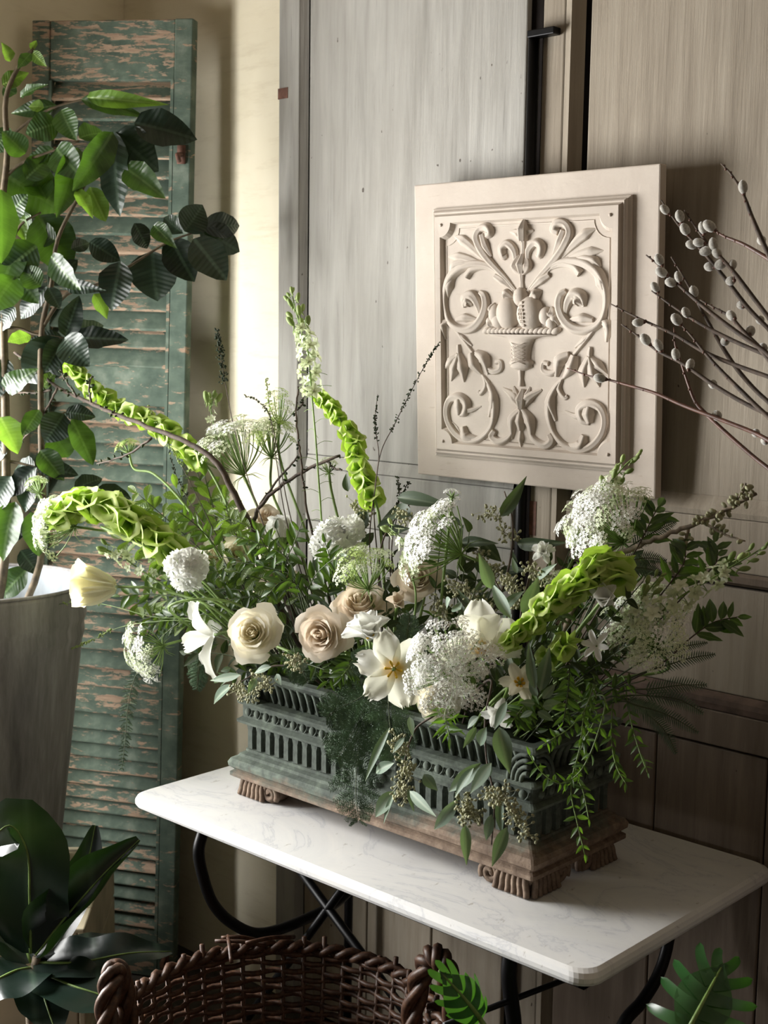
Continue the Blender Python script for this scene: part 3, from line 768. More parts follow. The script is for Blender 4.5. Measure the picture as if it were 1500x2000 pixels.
stroke([(684, 1385), (660, 1320), (640, 1260)], [.005, .011, .003], 'flower_petal', True)
stroke([(684, 1385), (690, 1330), (694, 1275)], [.008, .015, .006], 'flower_petal', False, 1.3)
stroke([(680, 1385), (640, 1440), (632, 1545)], [.008, .014, .004], 'flower_petal', True)
stroke([(682, 1390), (681, 1450), (680, 1500)], [.008, .013, .006], 'flower_petal', False, 1.2)
stroke([(680, 1495), (680, 1545), (680, 1592)], [.004, .009, .002], 'flower_petal')
stroke([(650, 1470), (620, 1535), (560, 1560), (525, 1530), (540, 1500)], [.004, .008, .010, .010, .008], 'scroll', True)

# ================================================================== LOUVRED SHUTTER
R0 = onz(347, 1905, 0); R1 = ony(387, 42, -.035)
sv = (R1-R0).normalized()
d_ = ray(75, 46); L1 = CAM + d_*((R1-CAM).dot(sv)/d_.dot(sv))
su = (R1-L1); SW = su.length; su = su/SW; sn = su.cross(sv)          # sn faces the room
SH = (R1-R0).length
sm = Matrix.Identity(4)
O = R0-su*SW
for i in range(3): sm[i][0] = su[i]; sm[i][1] = sn[i]; sm[i][2] = sv[i]; sm[i][3] = O[i]
sh = thing('louvred_shutter', 'tall wooden louvred shutter with peeling green paint leaning in corner', 'shutter', sm)
def sz(py): return (onplane(240, py, R0, sn)-R0).dot(sv)
ST = .046; TH = .034
def sbox(name, x0, x1, z0, z1, y0=0, y1=-TH):
    o = loc(MB().box((x0, min(y0, y1), z0), (x1, max(y0, y1), z1)), name, 'shutter_paint', sh, False); return bevel(o, .003)
# y axis = su x sv ; local -y must face the room
fs = -1 if sn.dot(CAM-R0) < 0 else 1
yf = fs*TH
sbox('stile', 0, ST, 0, SH, 0, yf); sbox('stile', SW-ST, SW, 0, SH, 0, yf)
zr = [(sz(162), sz(44)), (sz(790), sz(714)), (sz(1392), sz(1338)), (0, .14)]
for i, (a, b) in enumerate(zr): sbox('rail', ST, SW-ST, a, b, yf*.15, yf*.85)
for x in (ST, SW-ST-.008):
    loc(MB().box((x, min(yf*.8, yf*1.02), .0), (x+.008, max(yf*.8, yf*1.02), zr[0][0])), 'stop_bead', 'shutter_paint', sh, False)
sl = MB(); hw = .0280
prof = [(-hw, -.003), (-hw*.9, -.0045), (hw*.9, -.0045), (hw, -.003), (hw, .003), (hw*.9, .0045), (-hw*.9, .0045), (-hw, .003)]
ang = rad(30)
lpA = []
for x in (ST+.006, SW-ST-.006):
    lpA.append([V((x, yf*.5+fs*(-q*math.sin(ang)+p*math.cos(ang)), q*math.cos(ang)+p*math.sin(ang))) for q, p in prof])
loop_loft(sl, lpA); slat_me = sl.mesh('slat', 'slat_paint', False)
for (z1, z0, nn) in ((zr[0][0], zr[1][1], 15), (zr[1][0], zr[2][1], 15), (zr[2][0], zr[3][1], 15)):
    for i in range(nn):
        z = z1+(z0-z1)*(i+.5)/nn
        o = bpy.data.objects.new('slat', slat_me); col.objects.link(o); o.parent = sh; o.location = (rnd(-.001, .001), 0, z); o.rotation_euler = (rnd(-.03, .03), rnd(-.004, .004), 0)
for py in (305, 1845):
    z = sz(py); ir = MB()
    ir.box((SW-.032, min(yf, yf*1.15), z-.022), (SW-.012, max(yf, yf*1.15), z+.022)); ir.tube([V((SW-.022, yf*1.1, z)), V((SW-.022, yf*1.8, z-.004)), V((SW-.014, yf*2.1, z-.02))], .006, 8)
    loc(ir, 'shutter_catch', 'red_wood', sh)

# ================================================================== ZINC TUB ON A CRATE
BC = atd(-35, 1137, 3.05); BR = .2365; bz1 = BC.z; bz0 = .40
tub = thing('zinc_tub', 'tall weathered grey zinc tub holding the leafy tree', 'tub', V((BC.x, BC.y, bz0)))
Bc = V((BC.x, BC.y, 0)); br0 = .155
def br_at(z): return br0+(BR-br0)*(z-bz0)/(bz1-bz0)
prof = [(.01, bz0), (br0-.004, bz0), (br0, bz0+.006)]
for z in [bz0+.04+.02*i for i in range(40)]:
    if z < bz1-.012: prof.append((br_at(z)+(.004 if abs(z-(bz1-.075)) < .011 or abs(z-(bz1-.115)) < .011 else 0), z))
prof += [(BR, bz1), (BR-.003, bz1)]
MB().lathe(prof, 64, Bc).build('body', 'zinc', tub)
MB().lathe([(BR-.003, bz1), (br_at(bz1-.15)-.003, bz1-.15), (br_at(bz1-.3)-.004, bz1-.3)], 64, Bc).build('inner_wall', 'zinc_window_lit', tub)
MB().lathe([(BR-.004, bz1-.003), (BR+.002, bz1-.004), (BR+.004, bz1), (BR+.001, bz1+.004), (BR-.004, bz1+.002), (BR-.004, bz1-.003)], 64, Bc).build('rolled_rim', 'zinc', tub)
soil = MB().lathe([(br_at(bz1-.14)-.006, bz1-.14), (.1, bz1-.12), (.001, bz1-.115)], 32, Bc)
tag(soil.build('potting_soil', 'soil', None), 'dark potting soil inside the zinc tub', 'soil', None, 'stuff')
cr = thing('wooden_crate', 'pale cream wooden crate standing under the zinc tub', 'crate', V((BC.x, BC.y, 0)))
cm = Matrix.Translation((BC.x+.02, BC.y, 0)) @ Matrix.Rotation(rad(47), 4, 'Z'); cs = .245
for i in range(4):
    mt = cm @ Matrix.Rotation(i*math.pi/2, 4, 'Z')
    for j in range(3):
        mb = MB().box((-cs, -cs, .004+j*.132), (cs-.016, -cs+.015, .130+j*.132)); o = mb.mesh('crate_board', 'cream_crate', False); bevel(obj('crate_board', o, cr, mt), .003)
for j in range(4):
    mb = MB().box((-cs, -cs+j*.1125, .388+.0), (cs, -cs+.109+j*.1125, .3995)); bevel(obj('crate_board', mb.mesh('crate_board', 'cream_crate', False), cr, cm), .003)

# ================================================================== TREE IN THE TUB
tree = thing('potted_tree', 'tall broad leaved tree with glossy dark green leaves in zinc tub', 'tree', V((BC.x, BC.y, bz1-.12)))
TD = 3.05
def T(px, py, dd=0.0): return atd(px, py, TD+dd)
tr0 = V((BC.x+.02, BC.y, bz1-.15)); tr1 = V((BC.x+.10, BC.y-.02, bz1-.15))
def stemobj(pts, r0, r1, root, mat='bark_tree', name='stem', n=5, sides=7):
    P = cat(pts, n); o = MB().tube(P, taper(r0, r1, len(P)), sides).build(name, mat, root); return P
s1 = stemobj([tr0, T(8, 1100), T(12, 900), T(6, 600), T(2, 430), T(14, 300), T(12, 190), T(40, 125), T(66, 95)], .012, .004, tree)
s2 = stemobj([tr1, T(78, 1100), T(80, 850), T(82, 640), T(100, 560), T(112, 470), T(160, 372), T(215, 262)], .009, .003, tree)
stemobj([T(14, 272), T(50, 242), T(100, 212), T(170, 192)], .004, .002, tree)
stemobj([T(82, 640), T(130, 575), T(200, 552), T(265, 512), T(330, 472), T(392, 450)], .005, .002, tree)
stemobj([T(6, 640), T(40, 642), T(66, 652), T(125, 660)], .004, .002, tree)
stemobj([T(80, 830), T(100, 815), T(128, 805)], .004, .002, tree)
stemobj([T(10, 900), T(40, 905), T(72, 913)], .004, .002, tree)
stemobj([T(12, 345), T(40, 320), T(110, 292), T(155, 275)], .004, .002, tree)
stemobj([T(8, 520), T(40, 440), T(80, 415)], .004, .002, tree)
stemobj([T(80, 1000), T(120, 970), T(190, 952)], .004, .002, tree)
D_, G_, B_ = 'leaf_tree_dark', 'leaf_tree', 'leaf_tree_bright'
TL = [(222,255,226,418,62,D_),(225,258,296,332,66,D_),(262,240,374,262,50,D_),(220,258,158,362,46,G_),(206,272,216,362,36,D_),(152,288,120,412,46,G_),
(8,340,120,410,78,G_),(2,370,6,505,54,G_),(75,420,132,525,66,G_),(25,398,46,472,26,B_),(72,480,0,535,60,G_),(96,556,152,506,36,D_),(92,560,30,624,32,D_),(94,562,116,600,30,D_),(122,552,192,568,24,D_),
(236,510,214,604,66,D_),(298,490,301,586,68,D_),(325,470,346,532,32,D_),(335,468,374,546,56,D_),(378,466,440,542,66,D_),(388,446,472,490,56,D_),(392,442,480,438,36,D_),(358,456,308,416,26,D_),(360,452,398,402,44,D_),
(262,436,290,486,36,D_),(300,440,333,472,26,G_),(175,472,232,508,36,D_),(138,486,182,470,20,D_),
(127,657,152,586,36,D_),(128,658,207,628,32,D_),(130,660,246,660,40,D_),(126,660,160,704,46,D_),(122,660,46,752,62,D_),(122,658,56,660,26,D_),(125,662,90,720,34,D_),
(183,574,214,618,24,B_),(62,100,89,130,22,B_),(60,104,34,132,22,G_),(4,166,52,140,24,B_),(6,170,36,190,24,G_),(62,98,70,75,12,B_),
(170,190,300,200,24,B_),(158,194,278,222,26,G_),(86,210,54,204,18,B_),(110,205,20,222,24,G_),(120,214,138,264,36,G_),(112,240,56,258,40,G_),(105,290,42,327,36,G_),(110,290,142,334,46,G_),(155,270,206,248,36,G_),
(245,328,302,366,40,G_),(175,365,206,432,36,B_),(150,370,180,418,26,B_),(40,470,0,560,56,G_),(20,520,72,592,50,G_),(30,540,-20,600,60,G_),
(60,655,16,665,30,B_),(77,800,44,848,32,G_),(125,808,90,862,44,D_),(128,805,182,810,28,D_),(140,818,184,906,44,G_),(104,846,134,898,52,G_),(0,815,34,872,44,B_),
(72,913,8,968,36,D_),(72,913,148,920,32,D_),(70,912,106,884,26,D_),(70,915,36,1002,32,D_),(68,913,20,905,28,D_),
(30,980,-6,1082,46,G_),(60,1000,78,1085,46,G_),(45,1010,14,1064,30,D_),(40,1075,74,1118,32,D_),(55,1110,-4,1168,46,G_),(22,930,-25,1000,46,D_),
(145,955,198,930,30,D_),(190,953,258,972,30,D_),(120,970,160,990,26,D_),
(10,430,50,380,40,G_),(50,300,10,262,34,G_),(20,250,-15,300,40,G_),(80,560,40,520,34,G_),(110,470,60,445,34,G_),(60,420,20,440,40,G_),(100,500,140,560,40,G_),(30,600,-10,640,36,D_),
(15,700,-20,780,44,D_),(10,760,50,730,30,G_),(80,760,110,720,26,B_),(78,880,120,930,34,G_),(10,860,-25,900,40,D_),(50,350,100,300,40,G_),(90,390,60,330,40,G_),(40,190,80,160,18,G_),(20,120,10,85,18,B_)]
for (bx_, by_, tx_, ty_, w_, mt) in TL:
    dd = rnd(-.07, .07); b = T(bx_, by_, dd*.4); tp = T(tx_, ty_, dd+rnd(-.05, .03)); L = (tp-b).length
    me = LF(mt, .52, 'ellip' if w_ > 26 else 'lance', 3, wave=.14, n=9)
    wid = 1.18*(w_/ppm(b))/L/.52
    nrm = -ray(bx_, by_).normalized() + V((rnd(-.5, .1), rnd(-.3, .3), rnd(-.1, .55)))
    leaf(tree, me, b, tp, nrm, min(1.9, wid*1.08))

# ================================================================== DARK PLANT BY THE CRATE
dp_c = atd(70, 1960, 2.72); dp_c = V((dp_c.x, dp_c.y, 0))
pot = thing('plant_pot', 'low dark clay pot holding the large leaved plant beside crate', 'plant pot', dp_c)
MB().lathe([(.07, 0), (.075, 0.002), (.095, .17), (.103, .172), (.105, .205), (.095, .207), (.088, .18)], 32, dp_c, close=False).build('body', 'terracotta', pot)
MB().lathe([(.09, .178), (.001, .185)], 24, dp_c).build('soil', 'soil', pot)
dpl = thing('large_leaf_plant', 'low plant with big folded glossy dark leaves beside crate', 'plant', dp_c+V((0, 0, .18)))
Q = lambda x, y, d=0: atd(x, y, 2.72+d)
hub = Q(72, 1868)
stemobj([dp_c+V((0, 0, .16)), Q(60, 1960), hub], .012, .009, dpl, 'bark_pale')
def bigleaf(pts, width, nrm, fold=.8, curl=.12, wave=.10, nseg=16, kk=8, mat='leaf_big', shape=.62, root=None):
    """pts: midrib in space; width profile swept across, folded along the midrib"""
    P = cat(pts, nseg//(len(pts)-1)+1); N = len(P); rows = []; nrm = V(nrm).normalized()
    for i, p in enumerate(P):
        t = i/(N-1); d = (P[min(i+1, N-1)]-P[max(i-1, 0)]).normalized()
        s = d.cross(nrm).normalized(); up = s.cross(d)
        hw = width/2*max(.03, math.sin(math.pi*min(.985, .03+t**shape*.95))**.7); row = []
        for j in range(kk+1):
            u = -1+2*j/kk; a = abs(u)
            wv = wave*hw*a*math.sin(t*15+u*2+1.3*(u > 0))
            row.append(p + s*(u*hw*math.cos(fold*a*.9)) + up*(hw*a*math.sin(fold*a)+wv - curl*hw*a*a))
        rows.append(row)
    mb = MB(); mb.grid(rows); o = mb.build('leaf', mat, root); mid = MB().tube(P, taper(.0035, .001, N), 6).build('midrib', 'stem_green', o); return o
vw = -ray(100, 1800).normalized()
bigleaf([Q(70, 1865), Q(130, 1790), Q(200, 1710, .02), Q(272, 1640, .05)], .155, vw+V((-.3, 0, .6)), 1.05, root=dpl, wave=.14)
bigleaf([Q(60, 1862), Q(58, 1760), Q(52, 1660, -.02), Q(18, 1612, -.06), Q(-30, 1650, -.1)], .19, vw+V((-.4, 0, .1)), .45, root=dpl, wave=.16, curl=.4)
bigleaf([Q(75, 1868), Q(120, 1780, .08), Q(168, 1690, .12), Q(186, 1612, .14)], .10, vw+V((0, .1, .2)), .5, root=dpl)
bigleaf([Q(70, 1880), Q(150, 1880, -.02), Q(250, 1862, 0), Q(335, 1858, .04)], .12, V((0, 0, 1))+vw*.5, .35, root=dpl, wave=.12)
bigleaf([Q(70, 1895), Q(140, 1925, -.08), Q(210, 1950, -.1), Q(260, 1990, -.1)], .13, V((0, 0, 1))+vw*.6, .3, root=dpl)
bigleaf([Q(60, 1890), Q(20, 1900, -.08), Q(-30, 1930, -.12), Q(-80, 2000, -.15)], .15, V((0, 0, 1))+vw*.6, .3, root=dpl)
bigleaf([Q(60, 1880), Q(30, 1800, .05), Q(-10, 1740, .05), Q(-60, 1700, .05)], .14, vw+V((-.2, 0, .5)), .5, root=dpl)
bigleaf([Q(72, 1890), Q(90, 1960, -.1), Q(110, 2020, -.15)], .12, V((0, 0, 1))+vw, .3, root=dpl)
bigleaf([Q(75, 1870), Q(140, 1850, .1), Q(190, 1840, .14), Q(235, 1825, .18)], .07, V((0, 0, 1))+vw*.4, .3, root=dpl)

# ================================================================== PHILODENDRON
pc = V((.60, -.78, 0))
pp = thing('plant_pot', 'clay pot of the lobed leaf plant in front of table', 'plant pot', pc)
MB().lathe([(.08, 0), (.085, .002), (.105, .19), (.113, .192), (.115, .225), (.104, .227), (.098, .2)], 32, pc).build('body', 'terracotta', pp)
MB().lathe([(.1, .2), (.001, .205)], 24, pc).build('soil', 'soil', pp)
ph = thing('philodendron', 'plant with deeply lobed bright green leaves in front of table', 'plant', pc+V((0, 0, .2)))
def philo(base, tip, width, nrm, lobes, droop=.04):
    ax = tip-base; L = ax.length; ax = ax/L; n_ = V(nrm); n_ = (n_-ax*n_.dot(ax)).normalized(); sd = ax.cross(n_)
    mb = MB()
    def S(a, b, h=0): return base + ax*(a*L) + sd*(b*L) + n_*(h*L - droop*(abs(b)*1.2)**2*2 - droop*a*a)
    # central blade, then each finger lobe a tapering strip curving forward
    rows = []
    for i in range(13):
        t = i/12; hw = (.17+.18*math.sin(math.pi*min(1, t*1.05)))*(1-t**4)+.004
        rows.append([S(t, -hw, .03), S(t, -hw*.5, .008), S(t, 0, -.004), S(t, hw*.5, .008), S(t, hw, .03)])
    mb.grid(rows)
    for sgn in (-1, 1):
        for j in range(lobes):
            t = .06+.80*j/(lobes-1); ln = width/L*(.62+.38*math.sin(math.pi*(.15+.75*t)))*(1-.45*t**3)*rnd(.8, 1.12)
            an = rad(112-84*t+rnd(-5, 5)); wd = .225*(1-.2*t)
            rw = []
            for i in range(11):
                q = i/10; a_ = an-.35*q
                ca = t + q*ln*math.cos(a_)*.9 ; cb = sgn*(q*ln*math.sin(a_))
                hw = wd*.5*(1.0-.25*math.sin(math.pi*q))*math.sqrt(max(0, 1-q**2.6))+.0015
                pa, pb = -math.sin(a_), sgn*math.cos(a_)
                hz = .02*math.sin(q*2.6)
                rw.append([S(ca-pa*hw, cb-pb*hw, hz+.012), S(ca, cb, hz), S(ca+pa*hw, cb+pb*hw, hz+.012)])
            mb.grid(rw, sgn < 0)
    o = mb.build('leaf', 'leaf_philo', ph)
    MB().tube([S(t/8, 0, .004) for t in range(9)], taper(.004, .0012, 9), 6).build('midrib', 'stem_green', o)
    return o
b1 = atd(1345, 2010, 1.92); t1 = atd(1418, 1868, 1.97)
philo(b1, t1, .088, -ray(1380, 1930)+V((.15, 0, .5)), 5)
stemobj([pc+V((.02, .02, .19)), atd(1330, 2060, 1.9), b1], .006, .0045, ph, 'stem_green')
b2 = atd(935, 1990, 2.0); t2 = atd(858, 2010, 1.94)
b2 = atd(936, 1988, 2.0)
philo(b2, atd(892, 1920, 1.95), .045, -ray(900, 1960)+V((-.2, 0, .4)), 5)
stemobj([pc+V((-.03, 0, .19)), atd(1000, 2100, 1.97), b2], .006, .004, ph, 'stem_green')
for k_ in range(3):
    a_ = atd(1120+k_*90, 2130+20*k_, 1.85); 
    stemobj([pc+V((0, .01*k_, .19)), pc+V((.02*k_, -.04, .3)), a_], .005, .004, ph, 'stem_green')
    philo(a_, a_+V((.03-.05*k_, -.10, .04)), .08, V((0, -.3, 1)), 5)

# ================================================================== WICKER BASKET
bzr = .50
ba, bb = onz(222, 1988, bzr), onz(858, 1988, bzr)
bk_c = (ba+bb)/2; bk_c.z = 0; BKR = (ba-bb).length/2
bk = thing('wicker_basket', 'large round brown wicker basket with twisted handles under table', 'basket', bk_c)
NS = 44
def bkr(z): return BKR*(.80+.20*(z/bzr)**.8)
st_me = []
for k_ in range(NS):
    a_ = 2*math.pi*(k_+.5)/NS
    pts = [bk_c+V((bkr(z)*math.cos(a_), bkr(z)*math.sin(a_), z)) for z in (.006, .1, .2, .3, bzr+.01+.012*rnd(-1, 1))]
    MB().tube(pts, .0050, 6).build('stake', 'wicker', bk)
NR = 30
for j in range(NR):
    z = .012+(bzr-.03)*j/(NR-1); pts = []; nn = NS*3
    for i in range(nn+1):
        a_ = 2*math.pi*i/nn; wob = noise.noise(V((math.cos(a_)*3, math.sin(a_)*3, j*1.7)))
        r_ = bkr(z)+.0062*math.cos(NS/2*a_+math.pi*j); zz = z+.004*wob
        pts.append(bk_c+V((r_*math.cos(a_), r_*math.sin(a_), zz)))
    MB().tube(pts, .0056, 5, False).build('weaver', 'wicker', bk)
for ph0 in (0, math.pi):
    pts = []
    for i in range(200):
        a_ = 2*math.pi*i/199; tw = a_*26+ph0; r_ = bkr(bzr)+.008*math.cos(tw)
        wob = .006*noise.noise(V((math.cos(a_)*2, math.sin(a_)*2, 9)))
        pts.append(bk_c+V((r_*math.cos(a_), r_*math.sin(a_), bzr-.005+.008*math.sin(tw)+wob)))
    MB().tube(pts, .0075, 6, False).build('rim_braid', 'wicker', bk)
MB().lathe([(.001, .006), (bkr(0)-.01, .006), (bkr(0)-.01, .012), (.001, .012)], 40, bk_c).build('base', 'wicker', bk)
def rope_handle(c, tang, wd, hg, outw=V((0, 0, 0))):
    arc = []
    for i in range(30):
        q = i/29; an = math.pi*q
        arc.append(c + tang*(-wd*math.cos(an)) + V((0, 0, 1))*(hg*math.sin(an)-.16*(1-math.sin(an))) + outw*math.sin(an))
    h_ = MB().tube(arc, .010, 8).build('handle', 'wicker', bk)
    for k_ in range(3):
        pts = []
        for i in range(90):
            q = i/89; p, d = along(arc, q); x = d.orthogonal(); x = (outw.normalized() if outw.length > 0 else V((1, 0, 0))); x = (x-d*x.dot(d)).normalized(); y = d.cross(x)
            an = q*22+k_*2.094; pts.append(p+(x*math.cos(an)+y*math.sin(an))*.0125)
        MB().tube(pts, .0095, 7).build('strand', 'wicker', h_)
dirv = (bb-ba).normalized(); tg = V((-dirv.y, dirv.x, 0))
rope_handle(ba+dirv*.006+V((0, 0, .0)), (tg+dirv*.25).normalized(), .055, .085, dirv*-.004)
rope_handle(bb-dirv*.012+V((0, 0, .0)), (tg*.75-dirv*.65).normalized(), .065, .115, dirv*.006)
for (p, q) in (((432, 1832), (500, 1836)), ((445, 1828), (452, 1880)), ((480, 1842), (575, 1830)), ((420, 1838), (520, 1848))):
    MB().tube(cat([onz(*p, bzr+.03), onz((p[0]+q[0])/2, (p[1]+q[1])/2-4, bzr+.03), onz(*q, bzr+.012)], 4), .0042, 6).build('loose_cane', 'wicker', bk)

# ================================================================== PUSSY WILLOW
vc = V((.98, -.30, 0))
vs = thing('floor_vase', 'tall grey floor vase holding the pussy willow branches', 'vase', vc)
MB().lathe([(.001, .004), (.09, .0), (.1, .01), (.12, .3), (.11, .6), (.075, .82), (.08, .9), (.076, .9), (.07, .82), (.1, .6), (.1, .3), (.001, .3)], 36, vc).build('body', 'zinc', vs)
ck = MB(); ck.ball((0, .5, 0), (.34, .5, .34), 12, 9)
for i, p in enumerate(ck.v):
    ck.v[i] = p*1.0 + V((0, 0, 0)); 
catk_me = ck.mesh('catkin', 'catkin')
cal = MB(); cal.lathe([(.001, -.05), (.10, 0), (.17, .12), (.14, .2)], 8)
for i, p in enumerate(cal.v): cal.v[i] = V((p.x, p.z, p.y))
cal_me = cal.mesh('bud_scale', 'twig_red')
W_ = [
 ([(435,280),(540,430),(640,540),(730,640),(850,790),(960,930),(1077,1050)], [(458,338),(548,380),(580,458),(622,548),(728,680),(918,912),(1030,1000)], 'tall dark pussy willow branch with seven catkins along its length'),
 ([(575,340),(640,440),(700,520),(790,620),(870,710),(1000,880),(1077,980)], [(685,450),(665,535),(708,585),(750,550),(772,600),(795,665),(862,672),(855,765)], 'pussy willow branch with the densest row of grey catkins'),
 ([(725,435),(800,490),(930,545),(1077,630)], [(728,438)], 'short reddish pussy willow twig ending in one catkin'),
 ([(795,60),(860,130),(930,250),(980,380),(1040,520),(1077,600)], [(927,205),(1038,522)], 'highest pussy willow branch with two catkins and bare tip'),
 ([(345,610),(420,670),(520,770),(620,860),(740,960),(900,1080),(1060,1190)], [(425,640),(440,715),(497,775),(540,745)], 'pussy willow branch with four catkins bunched near its tip'),
 ([(495,620),(545,700),(620,830),(700,980),(790,1140),(880,1280),(1000,1420),(1077,1490)], [(632,833)], 'steep pussy willow branch crossing the others with one catkin'),
 ([(378,825),(480,900),(600,980),(720,1050),(880,1130),(1077,1215)], [(400,805),(585,958),(820,1127)], 'pussy willow branch with three widely spaced catkins'),
 ([(135,905),(260,970),(390,1030),(520,1090),(700,1195),(880,1270),(1077,1340)], [(300,1015)], 'thin pussy willow branch whose tip crosses the panel moulding'),
 ([(195,1025),(300,1100),(420,1190),(560,1260),(750,1390),(900,1480),(1077,1570)], [(343,1120),(420,1155),(523,1210),(608,1272),(745,1385)], 'pussy willow branch with five small catkins over panel edge'),
 ([(530,1000),(620,1100),(700,1200),(800,1310),(920,1430),(1000,1510),(1077,1580)], [(530,1000)], 'pussy willow branch with one large catkin at its very tip'),
 ([(512,1045),(520,1150),(560,1270),(600,1390),(640,1490),(700,1560),(850,1700),(1000,1830),(1077,1890)], [], 'bare reddish willow branch curving down without catkins'),
 ([(-130,1290),(0,1335),(100,1355),(230,1390),(400,1440),(560,1510),(690,1560),(850,1620),(1000,1680),(1077,1720)], [(70,1350),(770,1575),(1005,1680),(1060,1725)], 'lowest pussy willow branch reaching far across the carved panel'),
 ([(670,880),(760,930),(850,980),(920,1060),(1020,1160)], [(858,975),(970,1070),(1045,1170)], 'short pussy willow side branch with three catkins'),
]
def wk(x, y, yy): return ony(1150+x/3.077, 300+y/3.077, yy)
for i, (pts, cks, lab) in enumerate(W_):
    yy = -.20-.012*(i % 5)
    P3 = [wk(x, y, yy-.05*k_/len(pts)) for k_, (x, y) in enumerate(pts)]
    end = P3[-1]; mouth = vc+V((rnd(-.05, .02), rnd(-.05, .05), .90)); inn = vc+V((rnd(-.03, .03), rnd(-.03, .03), .33))
    d = (P3[-1]-P3[-2]).normalized()
    tail = []
    for k_ in range(1, 13):
        t_ = k_/12; c1 = end+d*.22; c2 = mouth+V((-.10, 0, .16))
        tail.append(end*(1-t_)**3+c1*3*t_*(1-t_)**2+c2*3*t_*t_*(1-t_)+mouth*t_**3)
    wl = thing('pussy_willow_branch', lab, 'willow branch', inn, 'pussy willow branches in the floor vase')
    P = cat(P3, 6)+tail+[inn]; nv = len(P)
    MB().tube(P, [.0012+.0026*min(1, k_/(nv*.5)) for k_ in range(nv)], 6).build('stem', 'twig_red' if i in (2, 10, 11) else 'bark', wl)
    tw = MB()
    for k_ in range(12):
        p, t_ = along(P, .03+.5*k_/12); q = (t_.cross(vw)*(1 if k_ % 2 else -1)); tw.ball(p+q*.002, .0022, 5, 4)
    tw.build('bud_nodes', 'twig_red', wl, stuff=True)
    for (cx, cy) in cks:
        c = wk(cx, cy, yy-.02); j = min(range(nv), key=lambda a: (P[a]-c).length); j = min(max(j, 1), nv-2)
        dirn = (P[j-1]-P[j+1]).normalized(); sdv = (c-P[j]); up_ = dirn*.8+sdv.normalized()*.8 if sdv.length > .004 else dirn
        ln = rnd(.019, .024); base = c-up_.normalized()*ln*.45
        o = obj('catkin', catk_me, wl, yframe(base, base+up_.normalized()*ln, vw, rnd(.95, 1.1)))
        obj('bud_scale', cal_me, o, yframe(base-up_.normalized()*.002, base+up_.normalized()*ln*.9, vw))
        MB().tube([P[j], base], .0011, 5).build('catkin_stalk', 'twig_red', wl)

# ================================================================== THE ARRANGEMENT
def A(px, py, y=-.34): return ony(px, py, y)
def clamp(x, a, b): return max(a, min(b, x))
def RP(p): return V((clamp(p.x*.6+PC.x*.4, xa+.05, xb-.05), clamp(p.y, ya+.04, yb-.04), .992))
def path(pts, y0, y1): return [A(x, y, y0+(y1-y0)*i/max(1, len(pts)-1)) for i, (x, y) in enumerate(pts)]
def mkstem(root, base, axis, r=.0028, mat='stem_green', bend=.07, via=None):
    rp = RP(base); mid = [V(p) for p in via] if via else [base.lerp(rp, .55)+V((0, 0, .02))]
    P = cat([base, base-axis*bend]+mid+[rp], 6)
    MB().tube(P, r, 6).build('stem', mat, root); return P
GRP = lambda s: s+' in the iron planter'

# ---- roses
def rose_petals(mat, seed, N=28, openness=1.0):
    rr = random.Random(seed); out = []
    for i in range(N):
        t = i/(N-1); phi = i*2.399+rr.uniform(-.2, .2)
        rb = .02+.10*t; rt = (.05+.80*t**.9)*openness*rr.uniform(.93, 1.07); z0 = -.55; zt = .36-.26*t-.20*max(0, t-.7)/.3+rr.uniform(-.06, .05)
        hs = 1.15-.32*t; rows = []
        for a in range(8):
            v = a/7; row = []
            for b in range(9):
                u = -1+b/4; vv = v*(1-.13*abs(u)**4); wv = (.30+.70*min(1, vv*1.35)**.7)
                vv *= 1-.05*math.sin(u*3.1+i*1.7)-.03*math.sin(u*7+i)
                r = rb+(rt-rb)*(1-(1-min(1, vv))**2.6); z = z0+(zt-z0)*vv**1.15
                c = max(0, (vv-.78)/.22); o_ = max(0, t-.62)/.38
                r += (.07+.05*t)*c*c*min(1, t*3)+.22*o_*vv**3; z -= (.03+.05*t)*c*c*min(1, t*2)+.22*o_*vv**3
                r *= 1-.75*max(0, 1-t/.28)*max(0, (vv-.45)/.55)
                an = phi+u*hs*wv
                rip = .02*math.sin(u*5+i)*c
                r *= 1+.10*u*vv; z += .05*u*vv; row.append(V((r*math.cos(an), r*math.sin(an), z+rip)))
            rows.append(row)
        mb = MB(); mb.grid(rows); out.append(mb.mesh('petal', mat))
    return out
RPET = {}
def rose(px, py, y, rpx, face, mat, label, seed=1, N=28, op=1.0, squash=1.0, via=None):
    c = A(px, py, y); s = rpx/ppm(c)/op*1.0; key = (mat, seed, N, op)
    if key not in RPET: RPET[key] = rose_petals(mat, seed, N, op)
    ax = V(face).normalized()
    root = thing('rose', label, 'rose', frame(c-ax*s*.15, ax, rvec(), s), 'roses in the iron planter')
    for me in RPET[key]: obj('petal', me, root, wm(root))
    b = c-ax*s*.62
    cm = MB(); cm.ball(b, s*.2, 8, 6); cm.build('calyx', 'stem_green', root)
    mkstem(root, b, ax, .003, via=via); return root
cv = lambda px, py: -ray(px, py).normalized()
rose(490, 1234, -.535, 52, cv(490, 1234)+V((-.25, -.1, .15)), 'petal_cream', 'large open cream white rose over the left end of planter', 1)
rose(622, 1240, -.485, 53, cv(622, 1240)+V((-.35, -.3, -.05)), 'petal_beige', 'full beige rose in shade above the planter rim', 2)
rose(702, 1168, -.40, 54, cv(700, 1165)+V((-.2, 0, .9)), 'petal_beige', 'beige rose tilted upward behind the fringed tulip', 3)
rose(418, 1082, -.36, 33, cv(418, 1082)+V((-.1, 0, .4)), 'petal_cream', 'small cream rose tucked beside white ruffled stock', 5, 22)
